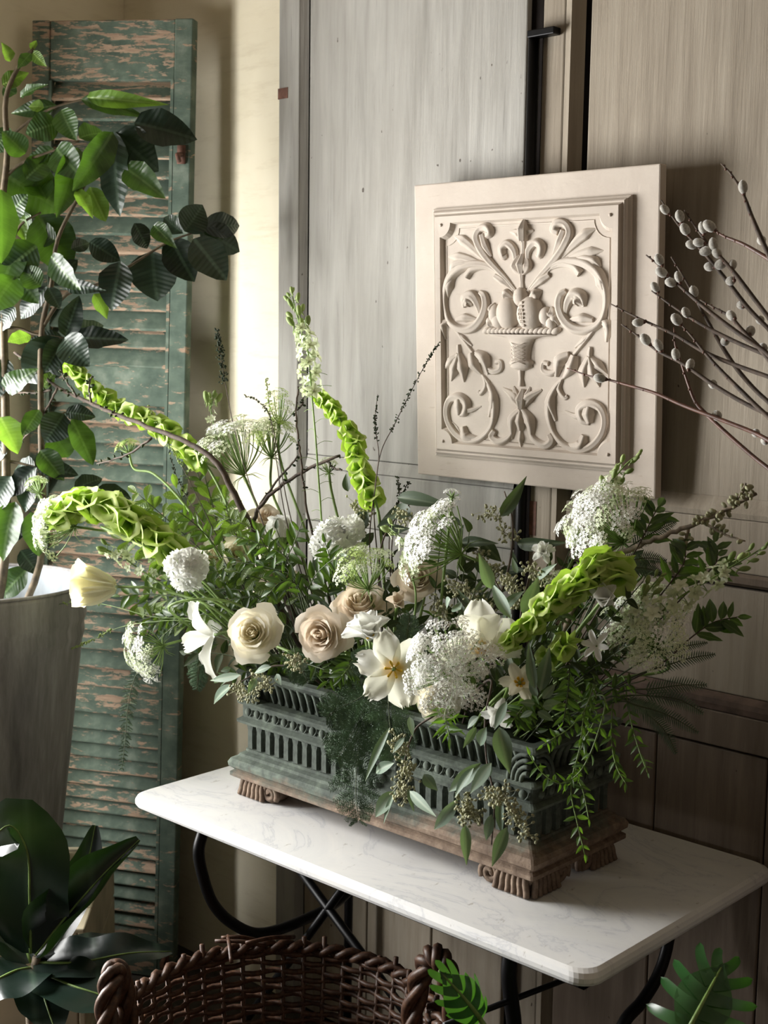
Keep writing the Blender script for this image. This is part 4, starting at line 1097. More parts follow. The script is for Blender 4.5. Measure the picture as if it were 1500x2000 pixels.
rose(462, 1078, -.34, 32, cv(462, 1078)+V((.2, 0, .4)), 'petal_cream', 'half hidden white rose behind glossy dark foliage', 1)
rose(545, 1130, -.36, 34, cv(545, 1120)+V((.2, 0, .3)), 'petal_beige', 'beige rose buried in dark foliage above the big roses', 2)
rose(522, 1005, -.28, 34, cv(522, 1000)+V((0, .2, 1.0)), 'petal_beige', 'beige rose at the back below the forked branch', 3, 18, .8)
rose(815, 1125, -.36, 44, cv(815, 1125)+V((-.2, 0, .3)), 'petal_beige', 'beige rose half hidden behind the tall lace flower', 1)
rose(855, 1375, -.46, 46, cv(855, 1372)+V((-.1, 0, -.4)), 'petal_cream', 'cream rose peeking out below the dense lace flower', 2)

# ---- tulips
def tulip_petal(name, mat, w, cup, fringe, curl, seed):
    rr = random.Random(seed); n, k = 10, 12; rows = []
    for i in range(n+1):
        t = i/n; hw = w/2*(math.sin(math.pi*min(1, .10+.62*t))**.8)*(1 if t < .7 else math.sqrt(max(.03, 1-((t-.7)/.33)**2*.85))); row = []
        for j in range(k+1):
            u = -1+2*j/k; x = u*hw; z = cup*hw*u*u*1.3 - curl*t*t*t + .10*math.sin(math.pi*t) + .02*math.sin(u*6+seed)*t
            yy = t
            if fringe and (i == n or j in (0, k)) and t > .45:
                e = rr.uniform(-.2, 1)*fringe; yy += e*(1 if i == n else .4); x *= 1+e*(.6 if j in (0, k) else 0); z += rr.uniform(-1, 1)*fringe*.5
            row.append(V((x, yy, z)))
        rows.append(row)
    mb = MB(); mb.grid(rows); return mb.mesh(name, mat)
TP = {}
def tulip(px, py, y, lpx, axis, opens, mat, label, w=.62, cup=.7, fringe=.08, curl=.1, stamens=True, cls='fringed_tulip', via=None, st=True):
    c = A(px, py, y); L = lpx/ppm(c); ax = V(axis).normalized()
    key = (mat, w, cup, fringe, curl)
    if key not in TP: TP[key] = [tulip_petal('petal', mat, w, cup, fringe, curl, s) for s in range(4)]
    root = thing(cls, label, 'tulip', frame(c, ax), 'white tulips in the iron planter')
    x = ax.orthogonal().normalized(); yv = ax.cross(x); n = 0
    for op, cnt, off in opens:
        for k in range(cnt):
            a = 2*math.pi*(k+off)/cnt; rd = x*math.cos(a)+yv*math.sin(a); o = rad(op+rnd(-7, 7))
            d = ax*math.cos(o)+rd*math.sin(o); nr = ax*math.sin(o)-rd*math.cos(o)
            b = c+rd*L*.06
            obj('petal', TP[key][n % 4], root, yframe(b, b+d*L*rnd(.94, 1.05), nr)); n += 1
    if stamens:
        for k in range(6):
            a = 2*math.pi*k/6+.3; rd = x*math.cos(a)+yv*math.sin(a); p1 = c+ax*L*.30+rd*L*.24
            mb = MB().tube([c, c+ax*L*.15+rd*L*.08, p1], [.0012, .0012, .0026], 5); mb.ball(p1, .0026, 6, 5); mb.build('stamen', 'stamen', root)
        MB().tube([c, c+ax*L*.34], .003, 6).build('pistil', 'bud_green', root)
    if st: mkstem(root, c, ax, .003, via=via)
    return root
tulip(722, 1250, -.47, 56, cv(722, 1225)*.5+V((-.15, -.05, .75)), [(20, 3, 0), (34, 3, .5), (48, 4, .2)], 'petal_white', 'cupped white fringed tulip beside the shaded beige rose')
tulip(770, 1306, -.525, 66, cv(770, 1306)+V((-.1, 0, -.1)), [(78, 3, .1), (86, 3, .6)], 'petal_tulip', 'wide open white tulip with yellow star centre', w=.74, cup=.25, curl=.12, fringe=.15)
tulip(942, 1272, -.445, 88, cv(935, 1275)+V((-.15, .1, .55)), [(22, 3, .2), (52, 3, .7), (74, 2, .1)], 'petal_tulip', 'large white tulip opening behind the dense lace flower', w=.66, cup=.5)
tulip(418, 1240, -.48, 78, V((-.62, -.4, -.12)), [(58, 3, .3), (82, 3, .8)], 'petal_white', 'white tulip with drooping split petals left of the big rose', w=.5, cup=.4, stamens=False)
tulip(548, 1078, -.30, 66, V((-.05, -.05, 1)), [(8, 3, 0), (14, 3, .5)], 'petal_white', 'upright closed white tulip behind the dark foliage', w=.66, cup=.9)
tulip(975, 1385, -.48, 36, cv(975, 1390)+V((-.2, 0, -.5)), [(40, 3, .2), (64, 3, .7)], 'petal_white', 'small white tulip peeking out among hanging eucalyptus', w=.6, stamens=False, fringe=.1)
tulip(1015, 1335, -.46, 38, cv(1015, 1335)+V((0, 0, .2)), [(50, 3, .2), (74, 3, .7)], 'petal_cream', 'cream tulip with yellow stamens above trailing eucalyptus', w=.6, cup=.4, fringe=.12)
tulip(1165, 1262, -.42, 30, cv(1165, 1262)+V((-.3, 0, .1)), [(60, 3, .1), (80, 3, .6)], 'petal_white', 'small white star shaped flower beside the greenish lace flower', w=.42, cup=.3, cls='star_flower', fringe=.03, stamens=False)
tulip(1062, 1080, -.30, 24, cv(1062, 1080)+V((-.2, 0, .4)), [(20, 4, 0), (50, 5, .4), (75, 5, .1)], 'petal_white', 'small double white flower above the brown seed heads', w=.55, cls='double_flower', fringe=.02, stamens=False)
tulip(1125, 1050, -.30, 26, cv(1125, 1050)+V((-.1, 0, .2)), [(40, 4, 0), (65, 4, .4)], 'petal_larkspur', 'pale green white flower under the tall lace flower', w=.55, cls='double_flower', fringe=.03, stamens=False)
tulip(1190, 1180, -.38, 48, cv(1190, 1150)+V((-.4, 0, .5)), [(18, 3, 0), (30, 3, .5)], 'petal_white', 'soft white tulip behind the bright green bells', w=.6, fringe=.02, stamens=False)
tulip(775, 1185, -.38, 34, cv(775, 1185)+V((.1, 0, .8)), [(15, 3, 0), (28, 3, .5)], 'petal_beige', 'pale pinkish tulip bud behind the fringed tulip', w=.6, fringe=.02, stamens=False)

tulip(226, 1146, -.56, 84, V((-.75, -.45, -.02)), [(12, 3, 0), (24, 3, .5), (34, 4, .2)], 'petal_yellow', 'pale yellow cupped flower hanging outward in front of the zinc tub', w=.92, cup=.55, fringe=.03, curl=.05, stamens=False, cls='cupped_tulip', via=[A(300, 1150, -.5), A(420, 1190, -.45)])
# ---- stock
def ruffle(mat):
    mb = MB()
    for lay, (np_, rr_, z0, tl) in enumerate(((5, 1.0, 0, .25), (5, .8, .12, .6), (4, .5, .2, 1.1))):
        for k in range(np_):
            a0 = 2*math.pi*k/np_+lay*.6; rows = []
            for i in range(5):
                t = i/4; row = []
                for j in range(7):
                    u = -1+j/3; an = a0+u*.62*(.35+.65*t); r = rr_*t*math.cos(tl*.7); z = z0+rr_*t*math.sin(tl)*.6+.10*math.sin(u*6+k*2)*t*t-.15*t*t*(1-lay*.4)
                    row.append(V((r*math.cos(an), r*math.sin(an), z)))
                rows.append(row)
            mb.grid(rows)
    return mb.mesh('floret', mat)
RUF = ruffle('petal_white')
def stock(px, py, y, rx, ry, axis, label, n=16, fr=.42):
    c = A(px, py, y); k = ppm(c); ax = V(axis).normalized(); root = thing('stock_flower', label, 'stock flower', frame(c, ax), 'white stocks in the iron planter')
    x = RT; u_ = UP; f_ = -FW
    for i in range(n):
        z = 1-1.0*(i+.5)/n; a = i*2.4+rnd(-.3, .3); r = math.sqrt(max(0, 1-z*z))
        d = (f_*z+x*(r*math.cos(a))+u_*(r*math.sin(a)))
        p = c+f_*(z*rx/k*.7)+x*(r*math.cos(a)*rx/k*.72)+u_*(r*math.sin(a)*ry/k*.72)
        obj('floret', RUF, root, frame(p+rvec(rx/k*.12), d+rvec(.5), rvec(), fr*rx/k*rnd(.75, 1.3)))
    mkstem(root, c, ax*.6, .003); return root
stock(365, 1110, -.50, 35, 46, V((-.3, -.2, .8)), 'dense white ruffled stock flower left of small cream rose', 11, .72)
stock(660, 1062, -.33, 50, 56, V((0, 0, 1)), 'loose white stock cluster standing behind the beige roses', 13, .62)
stock(690, 1030, -.32, 28, 24, V((.2, 0, 1)), 'small white stock floret group above the loose white cluster', 8, .55)

# ---- lace flower umbels
def umbellet(mat, seed, nf=18):
    rr = random.Random(seed); mb = MB()
    for i in range(nf):
        r = math.sqrt((i+.5)/nf); a = i*2.4; c = V((r*math.cos(a), r*math.sin(a), .28*(1-r*r)+rr.uniform(-.06, .06)))
        s = rr.uniform(.16, .25); ph = rr.uniform(0, 6); nz = V((c.x*.5, c.y*.5, 1)).normalized(); F = frame(c, nz, None, s)
        vs = [F @ V((0, 0, -.05))]; fs = []
        for k in range(5):
            for (q, rad_, h) in ((-.42, .75, .12), (0, 1.05, .05), (.42, .75, .12)):
                an = ph+2*math.pi*k/5+q; vs.append(F @ V((rad_*math.cos(an), rad_*math.sin(an), h)))
            b = 1+3*k; fs += [(0, b, b+1), (0, b+1, b+2)]
        mb.add(vs, fs)
        if i % 2 == 0: mb.add([V((0, 0, -.75)), c+V((.03, 0, -.02)), c+V((-.03, .0, -.02))], [(0, 1, 2)])
    return mb.mesh('umbellet', mat, False)
UMB = {m_: [umbellet(m_, s) for s in range(3)] for m_ in ('floret_white', 'floret_green', 'floret_lime')}
def umbel(px, py, y, rpx, axis, label, mats=('floret_white',), n=30, dome=.45, us=.26, via=None, bracts=True, sr=.0028, depth=.9, dens=1):
    c = A(px, py, y); s = rpx/ppm(c); ax = V(axis).normalized()
    att = c-ax*s*depth
    root = thing('lace_flower', label, 'lace flower', frame(att, ax), 'lace flower umbels in the iron planter')
    x = ax.orthogonal().normalized(); yv = ax.cross(x); rays = MB()
    for i in range(n):
        q = math.sqrt((i+.5)/n); a = i*2.4+rnd(-.25, .25); rd = x*math.cos(a)+yv*math.sin(a)
        p = c+rd*(s*q*rnd(.82, 1.16))+ax*(s*(dome*(1-q*q)-.1+rnd(-.16, .14)))
        me = R.choice(UMB[R.choice(mats)]); u_ = us*rnd(.7, 1.3)*s
        obj('umbellet', me, root, frame(p, ax+rd*.9*q+rvec(.35), rvec(), u_))
        b = p-ax*u_*.7; rays.tube(cat([att, att.lerp(b, .5)+rd*s*.12*q, b], 3), [.0011]*7, 4, False)
    if bracts:
        for k in range(8):
            a = 2*math.pi*k/8; rd = x*math.cos(a)+yv*math.sin(a)
            rays.tube([att, att+rd*s*.3-ax*s*.05, att+rd*s*.5-ax*s*.25], [.0010, .0008, .0003], 4, False)
    rays.build('rays', 'stem_green', root, stuff=True)
    mkstem(root, att, ax, sr, via=via, bend=min(.07, s*1.6)); return root
Wt, Gr, Lm = 'floret_white', 'floret_green', 'floret_lime'
umbel(448, 865, -.30, 78, V((-.45, -.2, 1)), 'airy domed lace flower standing high against the cream wall', (Wt, Gr, Gr), 38, .6, .22)
umbel(92, 1022, -.60, 62, V((-.7, -.6, .1)), 'white lace flower at the tip of the green bells by the tub', (Wt, Wt, Gr), 34, .3, .27, via=[A(200, 1030, -.56), A(380, 1120, -.46)])
umbel(272, 1278, -.56, 56, V((-.25, -.75, -.2)), 'white lace flower nodding low in front of the shutter', (Wt, Wt, Gr), 34, .4, .28, via=[A(330, 1185, -.54), A(400, 1170, -.5), A(480, 1190, -.45)])
umbel(832, 1045, -.37, 88, V((-.6, -.6, .45)), 'tall lace flower seen from the side below the carved panel', (Wt, Wt, Gr), 40, .35, .22)
umbel(705, 1100, -.40, 62, V((-.1, -.3, 1)), 'small greenish lace flower beside the tall side facing one', (Gr, Gr, Lm), 30, .5, .25)
umbel(872, 1302, -.555, 88, cv(872, 1305)+V((-.2, -.1, .15)), 'biggest dense white lace flower over the front of planter', (Wt,), 66, .35, .20, sr=.0035)
umbel(1172, 1008, -.30, 92, V((-.2, -.6, .6)), 'big domed white lace flower in front of the carved panel corner', (Wt, Wt, Gr), 62, .6, .20)
umbel(1262, 1222, -.33, 92, V((.1, -.6, .55)), 'greenish lace flower at right seen from below its florets', (Gr, Gr, Wt), 56, .45, .20)
umbel(530, 852, -.26, 48, V((.1, -.1, 1)), 'loose pale lace flower beside the thin upright twigs', (Gr, Lm), 22, .9, .30)
umbel(545, 800, -.25, 36, V((.1, -.1, 1)), 'topmost thin pale lace sprig against the door edge', (Gr, Lm), 12, 1.2, .3, bracts=False)
umbel(246, 868, -.42, 20, V((-.3, -.1, .8)), 'tiny lime green lace flower bud under the dark branch', (Lm,), 14, .5, .34, via=[A(300, 925, -.4), A(400, 1040, -.38)])
umbel(68, 945, -.58, 24, V((-.5, -.1, .8)), 'tiny green lace flower above the tip of the bells', (Lm, Gr), 14, .5, .34, via=[A(110, 975, -.56), A(250, 1040, -.52)])
umbel(884, 958, -.34, 14, V((.1, 0, 1)), 'single white floret cluster rising alone above the tall lace flower', (Wt,), 6, .3, .5)
umbel(1085, 1130, -.28, 30, V((0, -.2, 1)), 'pale lace sprig behind the brown seed heads', (Gr,), 12, .6, .3)
umbel(640, 905, -.24, 22, V((0, -.2, 1)), 'pale lace sprig halfway up the tall larkspur', (Gr,), 10, .6, .32)

# ---- bells of Ireland
def bell_mesh(seed):
    mb = MB(); pr = [(.06, 0), (.20, .16), (.36, .42), (.60, .66), (.88, .78), (1.02, .76)]
    rr = random.Random(seed); ph = rr.uniform(0, 6)
    def fn(q, r, z):
        k = max(0, (r-.4)/.65); return r*(1+.09*k*math.sin(5*q+ph)), z+.10*k*math.cos(3*q+ph)
    mb.lathe(pr, 15, fn=fn); return mb.mesh('bell', 'bell_calyx')
BELL = [bell_mesh(s) for s in range(3)]
bi = MB(); bi.ball((0, 0, .35), (.16, .16, .2), 6, 5); BELLIN = bi.mesh('nutlet', 'bud_green')
def bells(pts, y0, y1, w0, w1, label, whorls=12, per=6, t0=.0, t1=1.0, tail=True, leaves=True):
    """pts run from the tip to the root; widths in pixels"""
    P3 = path(pts, y0, y1); P = cat(P3, 8); rp = RP(P[-1])
    root = thing('bells_of_ireland', label, 'bells flower', rp, 'bells of Ireland in the iron planter')
    F = cat(P3+[P3[-1].lerp(rp, .5)+V((0, 0, .02)), rp], 8); MB().tube(F, taper(.0016, .0035, len(F)), 6).build('stem', 'stem_green', root)
    whorls = int(whorls*.8)
    for i in range(whorls):
        t = t0+(t1-t0)*(i+.5)/whorls; p, d = along(P, t); d = -d; k = ppm(p); sz = (w0+(w1-w0)*t)/k*.52; p = p+rvec(sz*.12)
        x = d.orthogonal().normalized(); yv = d.cross(x)
        for j in range(per):
            a = 2*math.pi*(j+.5*(i % 2))/per+rnd(-.2, .2); rd = x*math.cos(a)+yv*math.sin(a); s_ = sz*.76*rnd(.75, 1.15)
            dirn = rd+d*rnd(.0, .55)+rvec(.15); o = obj('bell', R.choice(BELL), root, frame(p+rd*.002, dirn, rvec(), s_))
            if j % 2 == 0: obj('nutlet', BELLIN, o, frame(p+rd*.002, dirn, rvec(), s_))
    if leaves:
        p, d = along(P, .02); d = -d
        for j in range(5):
            a = 2*math.pi*j/5; x = d.orthogonal().normalized(); rd = x*math.cos(a)+d.cross(x)*math.sin(a)
            leaf(root, LF('bell_green', .5, 'ovate', 2), p, p+(d+rd*.7).normalized()*(w0/ppm(p)*.6), rd*-.4+d)
    return root
bells([(112, 1010), (150, 985), (200, 985), (250, 1012), (300, 1050), (345, 1095)], -.60, -.47, 62, 82, 'arching lime green bells stem reaching out in front of tub', 13, 6)
bells([(140, 708), (165, 745), (215, 785), (275, 815), (335, 850), (400, 905)], -.44, -.34, 34, 52, 'lime green bells stem running along the dark budded branch', 15, 5)
bells([(618, 770), (640, 790), (672, 830), (694, 880), (704, 930), (735, 985)], -.25, -.30, 30, 56, 'upright curving green bells stem behind the white larkspur', 13, 5)
bells([(985, 1262), (1030, 1222), (1080, 1178), (1130, 1142), (1175, 1112), (1205, 1120)], -.47, -.36, 40, 92, 'bright lime bells stem lying diagonally over the right side', 13, 7)
bells([(1110, 1255), (1085, 1275), (1060, 1290)], -.44, -.42, 52, 50, 'short pale green bells cluster under the bright diagonal stem', 3, 5)

# ---- larkspur
lf_ = MB()
for k in range(5):
    a = 2*math.pi*k/5; rows = []
    for i in range(5):
        t = i/4; hw = .34*math.sin(math.pi*(.12+.80*t))**.8; row = []
        for j in range(5):
            u = -1+j/2; rr_ = t; px_ = rr_*math.cos(a)-u*hw*math.sin(a); py_ = rr_*math.sin(a)+u*hw*math.cos(a)
            row.append(V((px_, py_, .45*t-.28*t*t+.10*u*u)))
        rows.append(row)
    lf_.grid(rows)
lf_.ball((0, 0, .12), (.16, .16, .18), 6, 5); lf_.tube([V((0, 0, 0)), V((.1, 0, -.5)), V((.25, 0, -.9))], [.12, .08, .03], 5)
LKF = lf_.mesh('floret', 'petal_larkspur')
bdm = MB(); bdm.ball((0, .5, 0), (.24, .5, .24), 8, 7); bdm.tube([V((0, .1, 0)), V((0, -.1, .12)), V((0, -.3, .34))], [.10, .08, .03], 5); BUD = bdm.mesh('bud', 'bud_green')
def larkspur(pts, y0, y1, label, tb, fl_px, nb, nf, tf=(.35, .8), leaves=True, r=.0024):
    """pts from the tip to the root; buds on t<tb, open florets between tf"""
    P3 = path(pts, y0, y1); rp = RP(P3[-1]); P = cat(P3, 8)
    root = thing('larkspur', label, 'larkspur', rp, 'larkspur spikes in the iron planter')
    F = cat(P3+[P3[-1].lerp(rp, .5)+V((0, 0, .015)), rp], 8); MB().tube(F, taper(.0011, r, len(F)), 6).build('stem', 'stem_green', root)
    for i in range(nb):
        t = tb*(i/nb)**.9; p, d = along(P, t); d = -d; k = ppm(p); a = i*2.4; x = d.orthogonal().normalized(); rd = x*math.cos(a)+d.cross(x)*math.sin(a)
        ln = (14+13*i/nb)/k; o = p+(rd*.9+d*.5)*(ln*.55*(i > 0)); MB().tube([p, o], .0007, 4).build('pedicel', 'stem_green', root)
        dr = (d+rd*.5).normalized(); obj('bud', BUD, root, yframe(o, o+dr*ln, rd))
    for i in range(nf):
        t = tf[0]+(tf[1]-tf[0])*i/nf; p, d = along(P, t); d = -d; k = ppm(p); a = i*2.4; x = d.orthogonal().normalized(); rd = x*math.cos(a)+d.cross(x)*math.sin(a)
        s_ = fl_px/k*rnd(.8, 1.1)*(.75+.25*min(1, 3*i/nf)); o = p+rd*s_*1.1; MB().tube([p, o], .0007, 4).build('pedicel', 'stem_green', root)
        obj('floret', LKF, root, frame(o, rd+d*.25+rvec(.2), rvec(), s_))
    if leaves:
        fz = MB()
        for i in range(26):
            t = tf[1]*.8+(1-tf[1]*.8)*i/26; p, d = along(P, t); rd = rvec().cross(d).normalized(); L = rnd(.02, .045)
            fz.tube(cat([p, p+(rd-d*.4)*L*.5, p+rd*L-d*L*.1], 2), [.0006]*5, 3, False)
        fz.build('thread_leaves', 'stem_green', root, stuff=True)
    return root
larkspur([(570, 572), (576, 600), (588, 645), (602, 690), (608, 760), (616, 850), (624, 960), (636, 1090)], -.26, -.33, 'tallest white larkspur spike rising past the door edge', .34, 15, 15, 24, (.27, .60))
larkspur([(1494, 1068), (1440, 1100), (1390, 1130), (1330, 1165), (1280, 1205), (1230, 1245)], -.26, -.36, 'white larkspur spike leaning right in front of taupe door', .30, 17, 9, 26, (.28, .95), False)
larkspur([(1247, 888), (1225, 905), (1200, 935), (1185, 975), (1178, 1040)], -.27, -.31, 'short green larkspur tip above the big domed lace flower', .75, 13, 10, 9, (.4, .8), False)
larkspur([(416, 778), (412, 800), (420, 840), (440, 920)], -.28, -.31, 'short green larkspur tip beside the airy domed lace flower', .35, 10, 8, 6, (.4, .8), False)
larkspur([(1290, 1125), (1262, 1160), (1240, 1200), (1215, 1240)], -.31, -.37, 'pale green larkspur behind the greenish lace flower', .5, 15, 8, 14, (.35, .95), False)
larkspur([(205, 1072), (235, 1085), (270, 1110), (330, 1150)], -.54, -.48, 'drooping white larkspur sprig under the arching green bells', .2, 11, 4, 14, (.1, .9), False)
larkspur([(760, 1030), (790, 1060), (800, 1110), (812, 1160)], -.36, -.38, 'small white larkspur sprig beside the tall lace flower', .2, 12, 4, 12, (.1, .9), False)

# ---- bare budded branches
def branch(pts, y0, y1, r0, r1, label, twigs=(), mat='bark', buds=0, budsz=.005, tbuds=(0, .5), to_root=True):
    P3 = path(pts, y0, y1); rp = RP(P3[-1]); root = thing('budded_branch', label, 'branch', rp, 'bare branches in the iron planter')
    P = cat(P3+([P3[-1].lerp(rp, .6), rp] if to_root else []), 6); n = len(P)
    for i in range(1, n-1): P[i] = P[i]+rvec(.0016)
    MB().tube(P, taper(r1, r0, n), 8).build('stem', mat, root)
    allp = [(P, tbuds, buds)]
    for tw in twigs:
        Q3 = cat(path(tw, y0, y0-.01), 5)
        for i in range(1, len(Q3)): Q3[i] = Q3[i]+rvec(.0015)
        MB().tube(Q3, taper(.0028, .0015, len(Q3)), 6).build('side_twig', mat, root); allp.append((Q3, (.15, 1), max(6, buds//3)))
    bm = MB()
    for (PP_, tb, nb) in allp:
        for i in range(nb):
            p, d = along(PP_, tb[0]+(tb[1]-tb[0])*rnd(0, 1)); rd = rvec().cross(d).normalized(); s_ = budsz*rnd(.6, 1.2)
            mt = frame(V((0, 0, 0)), rd+d*.3).to_3x3(); bm.ball(p+rd*s_*1.3, (s_*.6, s_*.6, s_), 6, 5, mt); bm.tube([p, p+rd*s_], .001, 4)
    bm.build('buds', 'seed_tan' if mat == 'bark_pale' else 'leaf_dull', root, stuff=True)
    return root
branch([(28, 688), (70, 722), (112, 756), (165, 782), (225, 808), (300, 838), (372, 868), (425, 905), (452, 955), (486, 1022), (535, 1110)], -.47, -.36, .0085, .003, 'long dark arching branch reaching up toward the tree',
       [[(112, 758), (95, 790), (68, 830), (38, 866)], [(70, 728), (45, 738), (5, 748)], [(100, 762), (60, 768), (0, 762)], [(178, 786), (174, 760), (180, 735)], [(296, 856), (250, 888), (190, 906)], [(150, 775), (130, 745), (118, 722)]], 'bark', 36, .0045, (0, .35))
branch([(664, 890), (625, 905), (570, 935), (525, 970), (498, 1010), (500, 1090)], -.26, -.32, .006, .0028, 'forked brown branch behind the white tulip', [[(508, 985), (540, 940), (570, 905), (582, 890)], [(640, 902), (655, 915), (668, 918)]], 'bark', 10, .004)
branch([(1478, 964), (1440, 985), (1385, 1012), (1340, 1030), (1280, 1052), (1220, 1078), (1170, 1100)], -.23, -.31, .006, .0025, 'pale branch with clustered round buds pointing right', [[(1370, 1018), (1410, 1040), (1455, 1058)], [(1345, 1032), (1335, 1070), (1310, 1118)], [(1440, 985), (1450, 960), (1455, 945)]], 'bark_pale', 44, .0062, (.0, .34))
branch([(582, 755), (578, 800), (582, 850), (588, 900), (600, 1000)], -.24, -.30, .003, .0016, 'straight dark budded twig left of the tall larkspur', [[(580, 800), (590, 790), (594, 775)]], 'bark', 12, .0035, (0, .6))

# ---- foliage sprays
MARKS = [(490, 1234, 'the big open cream rose'), (622, 1240, 'the shaded beige rose'), (702, 1168, 'the upturned beige rose'), (722, 1225, 'the cupped fringed tulip'), (770, 1306, 'the yellow centred tulip'),
 (872, 1302, 'the dense white lace flower'), (942, 1250, 'the large white tulip'), (832, 1045, 'the tall sideways lace flower'), (705, 1100, 'the small greenish lace flower'), (660, 1062, 'the loose white stock'),
 (548, 1050, 'the closed white tulip'), (1172, 1008, 'the big domed lace flower'), (1262, 1222, 'the greenish lace flower'), (1090, 1170, 'the diagonal lime bells'), (1015, 1335, 'the stamened cream tulip'),
 (365, 1110, 'the ruffled white stock'), (410, 1240, 'the drooping white tulip'), (1150, 1350, 'the trailing jasmine'), (540, 1130, 'the buried beige rose'), (1030, 1120, 'the brown seed heads'),
 (450, 955, 'the dark arching branch'), (230, 1010, 'the arching lime bells'), (272, 1278, 'the nodding lace flower'), (300, 900, 'the tiny lime lace bud'), (340, 1000, 'the shutter edge'), (815, 1125, 'the half hidden beige rose'), (930, 1100, 'the dark eucalyptus leaves')]
def near(px, py):
    q = sorted(MARKS, key=lambda m: (m[0]-px)**2+(m[1]-py)**2); return q[0][2], q[1][2]
def spray(name, label, pts, y0, y1, mesh_args, lpx, n, cls, group, smat='stem_green', tstart=.0, tend=.8, r=.0018, ang=50, jit=.35, nrm=None, opposite=True, to_root=True, P3=None, droop=0.0):
    P3 = P3 if P3 else path(pts, y0, y1); rp = RP(P3[-1])
    root = thing(name, label, cls, rp, group); P = cat(P3, 7)
    F = cat(P3+([P3[-1].lerp(rp, .5)+V((0, 0, .01)), rp] if to_root else []), 7)
    MB().tube(F, taper(.0009, r, len(F)), 5).build('stem', smat, root)
    nv = nrm if nrm is not None else (-FW+V((-.1, 0, .35)))
    for i in range(n):
        t = tstart+(tend-tstart)*i/max(1, n-1); p, d = along(P, t); d = -d; s = d.cross(V(nv)).normalized()
        for sg in ((1, -1) if opposite else ((1,) if i % 2 else (-1,))):
            if i == 0 and opposite and sg == -1: continue
            an = rad(ang)*rnd(.7, 1.25) if i else rad(8)
            dirn = d*math.cos(an)+s*sg*math.sin(an)+rvec(jit*.6)+V((0, 0, -droop)); L = lpx/ppm(p)*rnd(.75, 1.2)*(.7+.3*min(1, i/3))
            leaf(root, LF(*mesh_args[0], **mesh_args[1]), p, p+dirn.normalized()*L, V(nv)+rvec(jit))
    return root
EU = (('leaf_euca', .26, 'lance'), {}); EUD = (('leaf_euca_dark', .32, 'lance'), {}); PI = (('leaf_pistache', .34, 'ellip'), {'n': 6}); GN = (('leaf_green', .5, 'obov'), {'n': 7}); JA = (('leaf_jasmine', .36, 'lance'), {'n': 6}); DU = (('leaf_dull', .5, 'ovate'), {'n': 6})

# glossy dark pinnate foliage
PG = 'glossy dark foliage sprays in the iron planter'
for lab, pts, y in (
 ('glossy dark leaflet spray fanning left above the big cream rose', [(405, 1122), (450, 1105), (500, 1095), (560, 1110)], -.44),
 ('glossy dark leaflet spray pointing up beside the closed tulip', [(500, 1035), (520, 1070), (545, 1110), (570, 1150)], -.42),
 ('glossy dark leaflet spray curving up over the closed tulip', [(590, 1020), (575, 1060), (560, 1095), (560, 1140)], -.42),
 ('glossy dark leaflet spray hanging between the two big roses', [(520, 1165), (545, 1140), (570, 1135), (590, 1160)], -.46),
 ('glossy dark leaflet spray under the loose white stock', [(665, 1085), (640, 1100), (612, 1130), (600, 1170)], -.42),
 ('glossy dark leaflet spray in front of the loose white stock', [(635, 1060), (645, 1090), (650, 1120), (640, 1165)], -.41),
 ('glossy dark leaflet spray beside white ruffled stock', [(350, 1180), (390, 1160), (440, 1150), (500, 1165)], -.45),
 ('glossy dark leaflet spray left of the yellow centred tulip', [(640, 1330), (660, 1310), (680, 1295), (700, 1280)], -.49),
 ('glossy dark leaflet spray below the big cream rose', [(430, 1330), (470, 1315), (520, 1300), (560, 1290)], -.47),
 ('glossy dark leaflet spray below the shaded beige rose', [(640, 1310), (610, 1300), (580, 1290), (560, 1270)], -.48)):
    spray('pistachio_spray', lab, pts, y, y+.06, PI, 34, 8, 'foliage', PG, 'stem_dark', 0, .95)
# fresh green foliage on the left flank
LG = 'fresh green foliage sprays on the left of the planter'
for lab, pts, y, ma, lp in (
 ('fresh green leafy spray under the drooping larkspur', [(235, 1165), (280, 1160), (340, 1165), (420, 1180)], -.50, PI, 40),
 ('fresh green leafy spray above the arching bells', [(270, 965), (310, 1000), (355, 1040), (420, 1100)], -.42, GN, 40),
 ('fresh green leafy spray rising beside the dark branch', [(345, 955), (370, 1000), (405, 1050), (450, 1110)], -.38, GN, 42),
 ('fresh green leafy spray behind white ruffled stock', [(400, 930), (415, 985), (430, 1040), (460, 1100)], -.34, GN, 40),
 ('fresh green leafy spray below the arching bells', [(300, 1090), (330, 1100), (370, 1120), (430, 1150)], -.46, GN, 42),
 ('fresh green leafy spray over the nodding lace flower', [(290, 1225), (330, 1205), (380, 1195), (450, 1200)], -.47, PI, 38),
 ('fresh green leafy spray at the foot of the dark branch', [(440, 975), (450, 1020), (470, 1060), (500, 1110)], -.36, GN, 38),
 ('fresh green leafy spray reaching toward the shutter', [(250, 1000), (300, 1030), (360, 1070), (430, 1120)], -.45, GN, 38),
 ('fresh green leafy spray beside the forked branch', [(375, 890), (395, 950), (420, 1010), (450, 1080)], -.33, PI, 36),
 ('fresh green leafy spray between stock and tulip', [(360, 1225), (395, 1200), (440, 1190), (500, 1200)], -.47, GN, 40)):
    spray('leafy_spray', lab, pts, y, y+.08, ma, lp, 8, 'foliage', LG, 'stem_dark', 0, .95)
rl = random.Random(21)
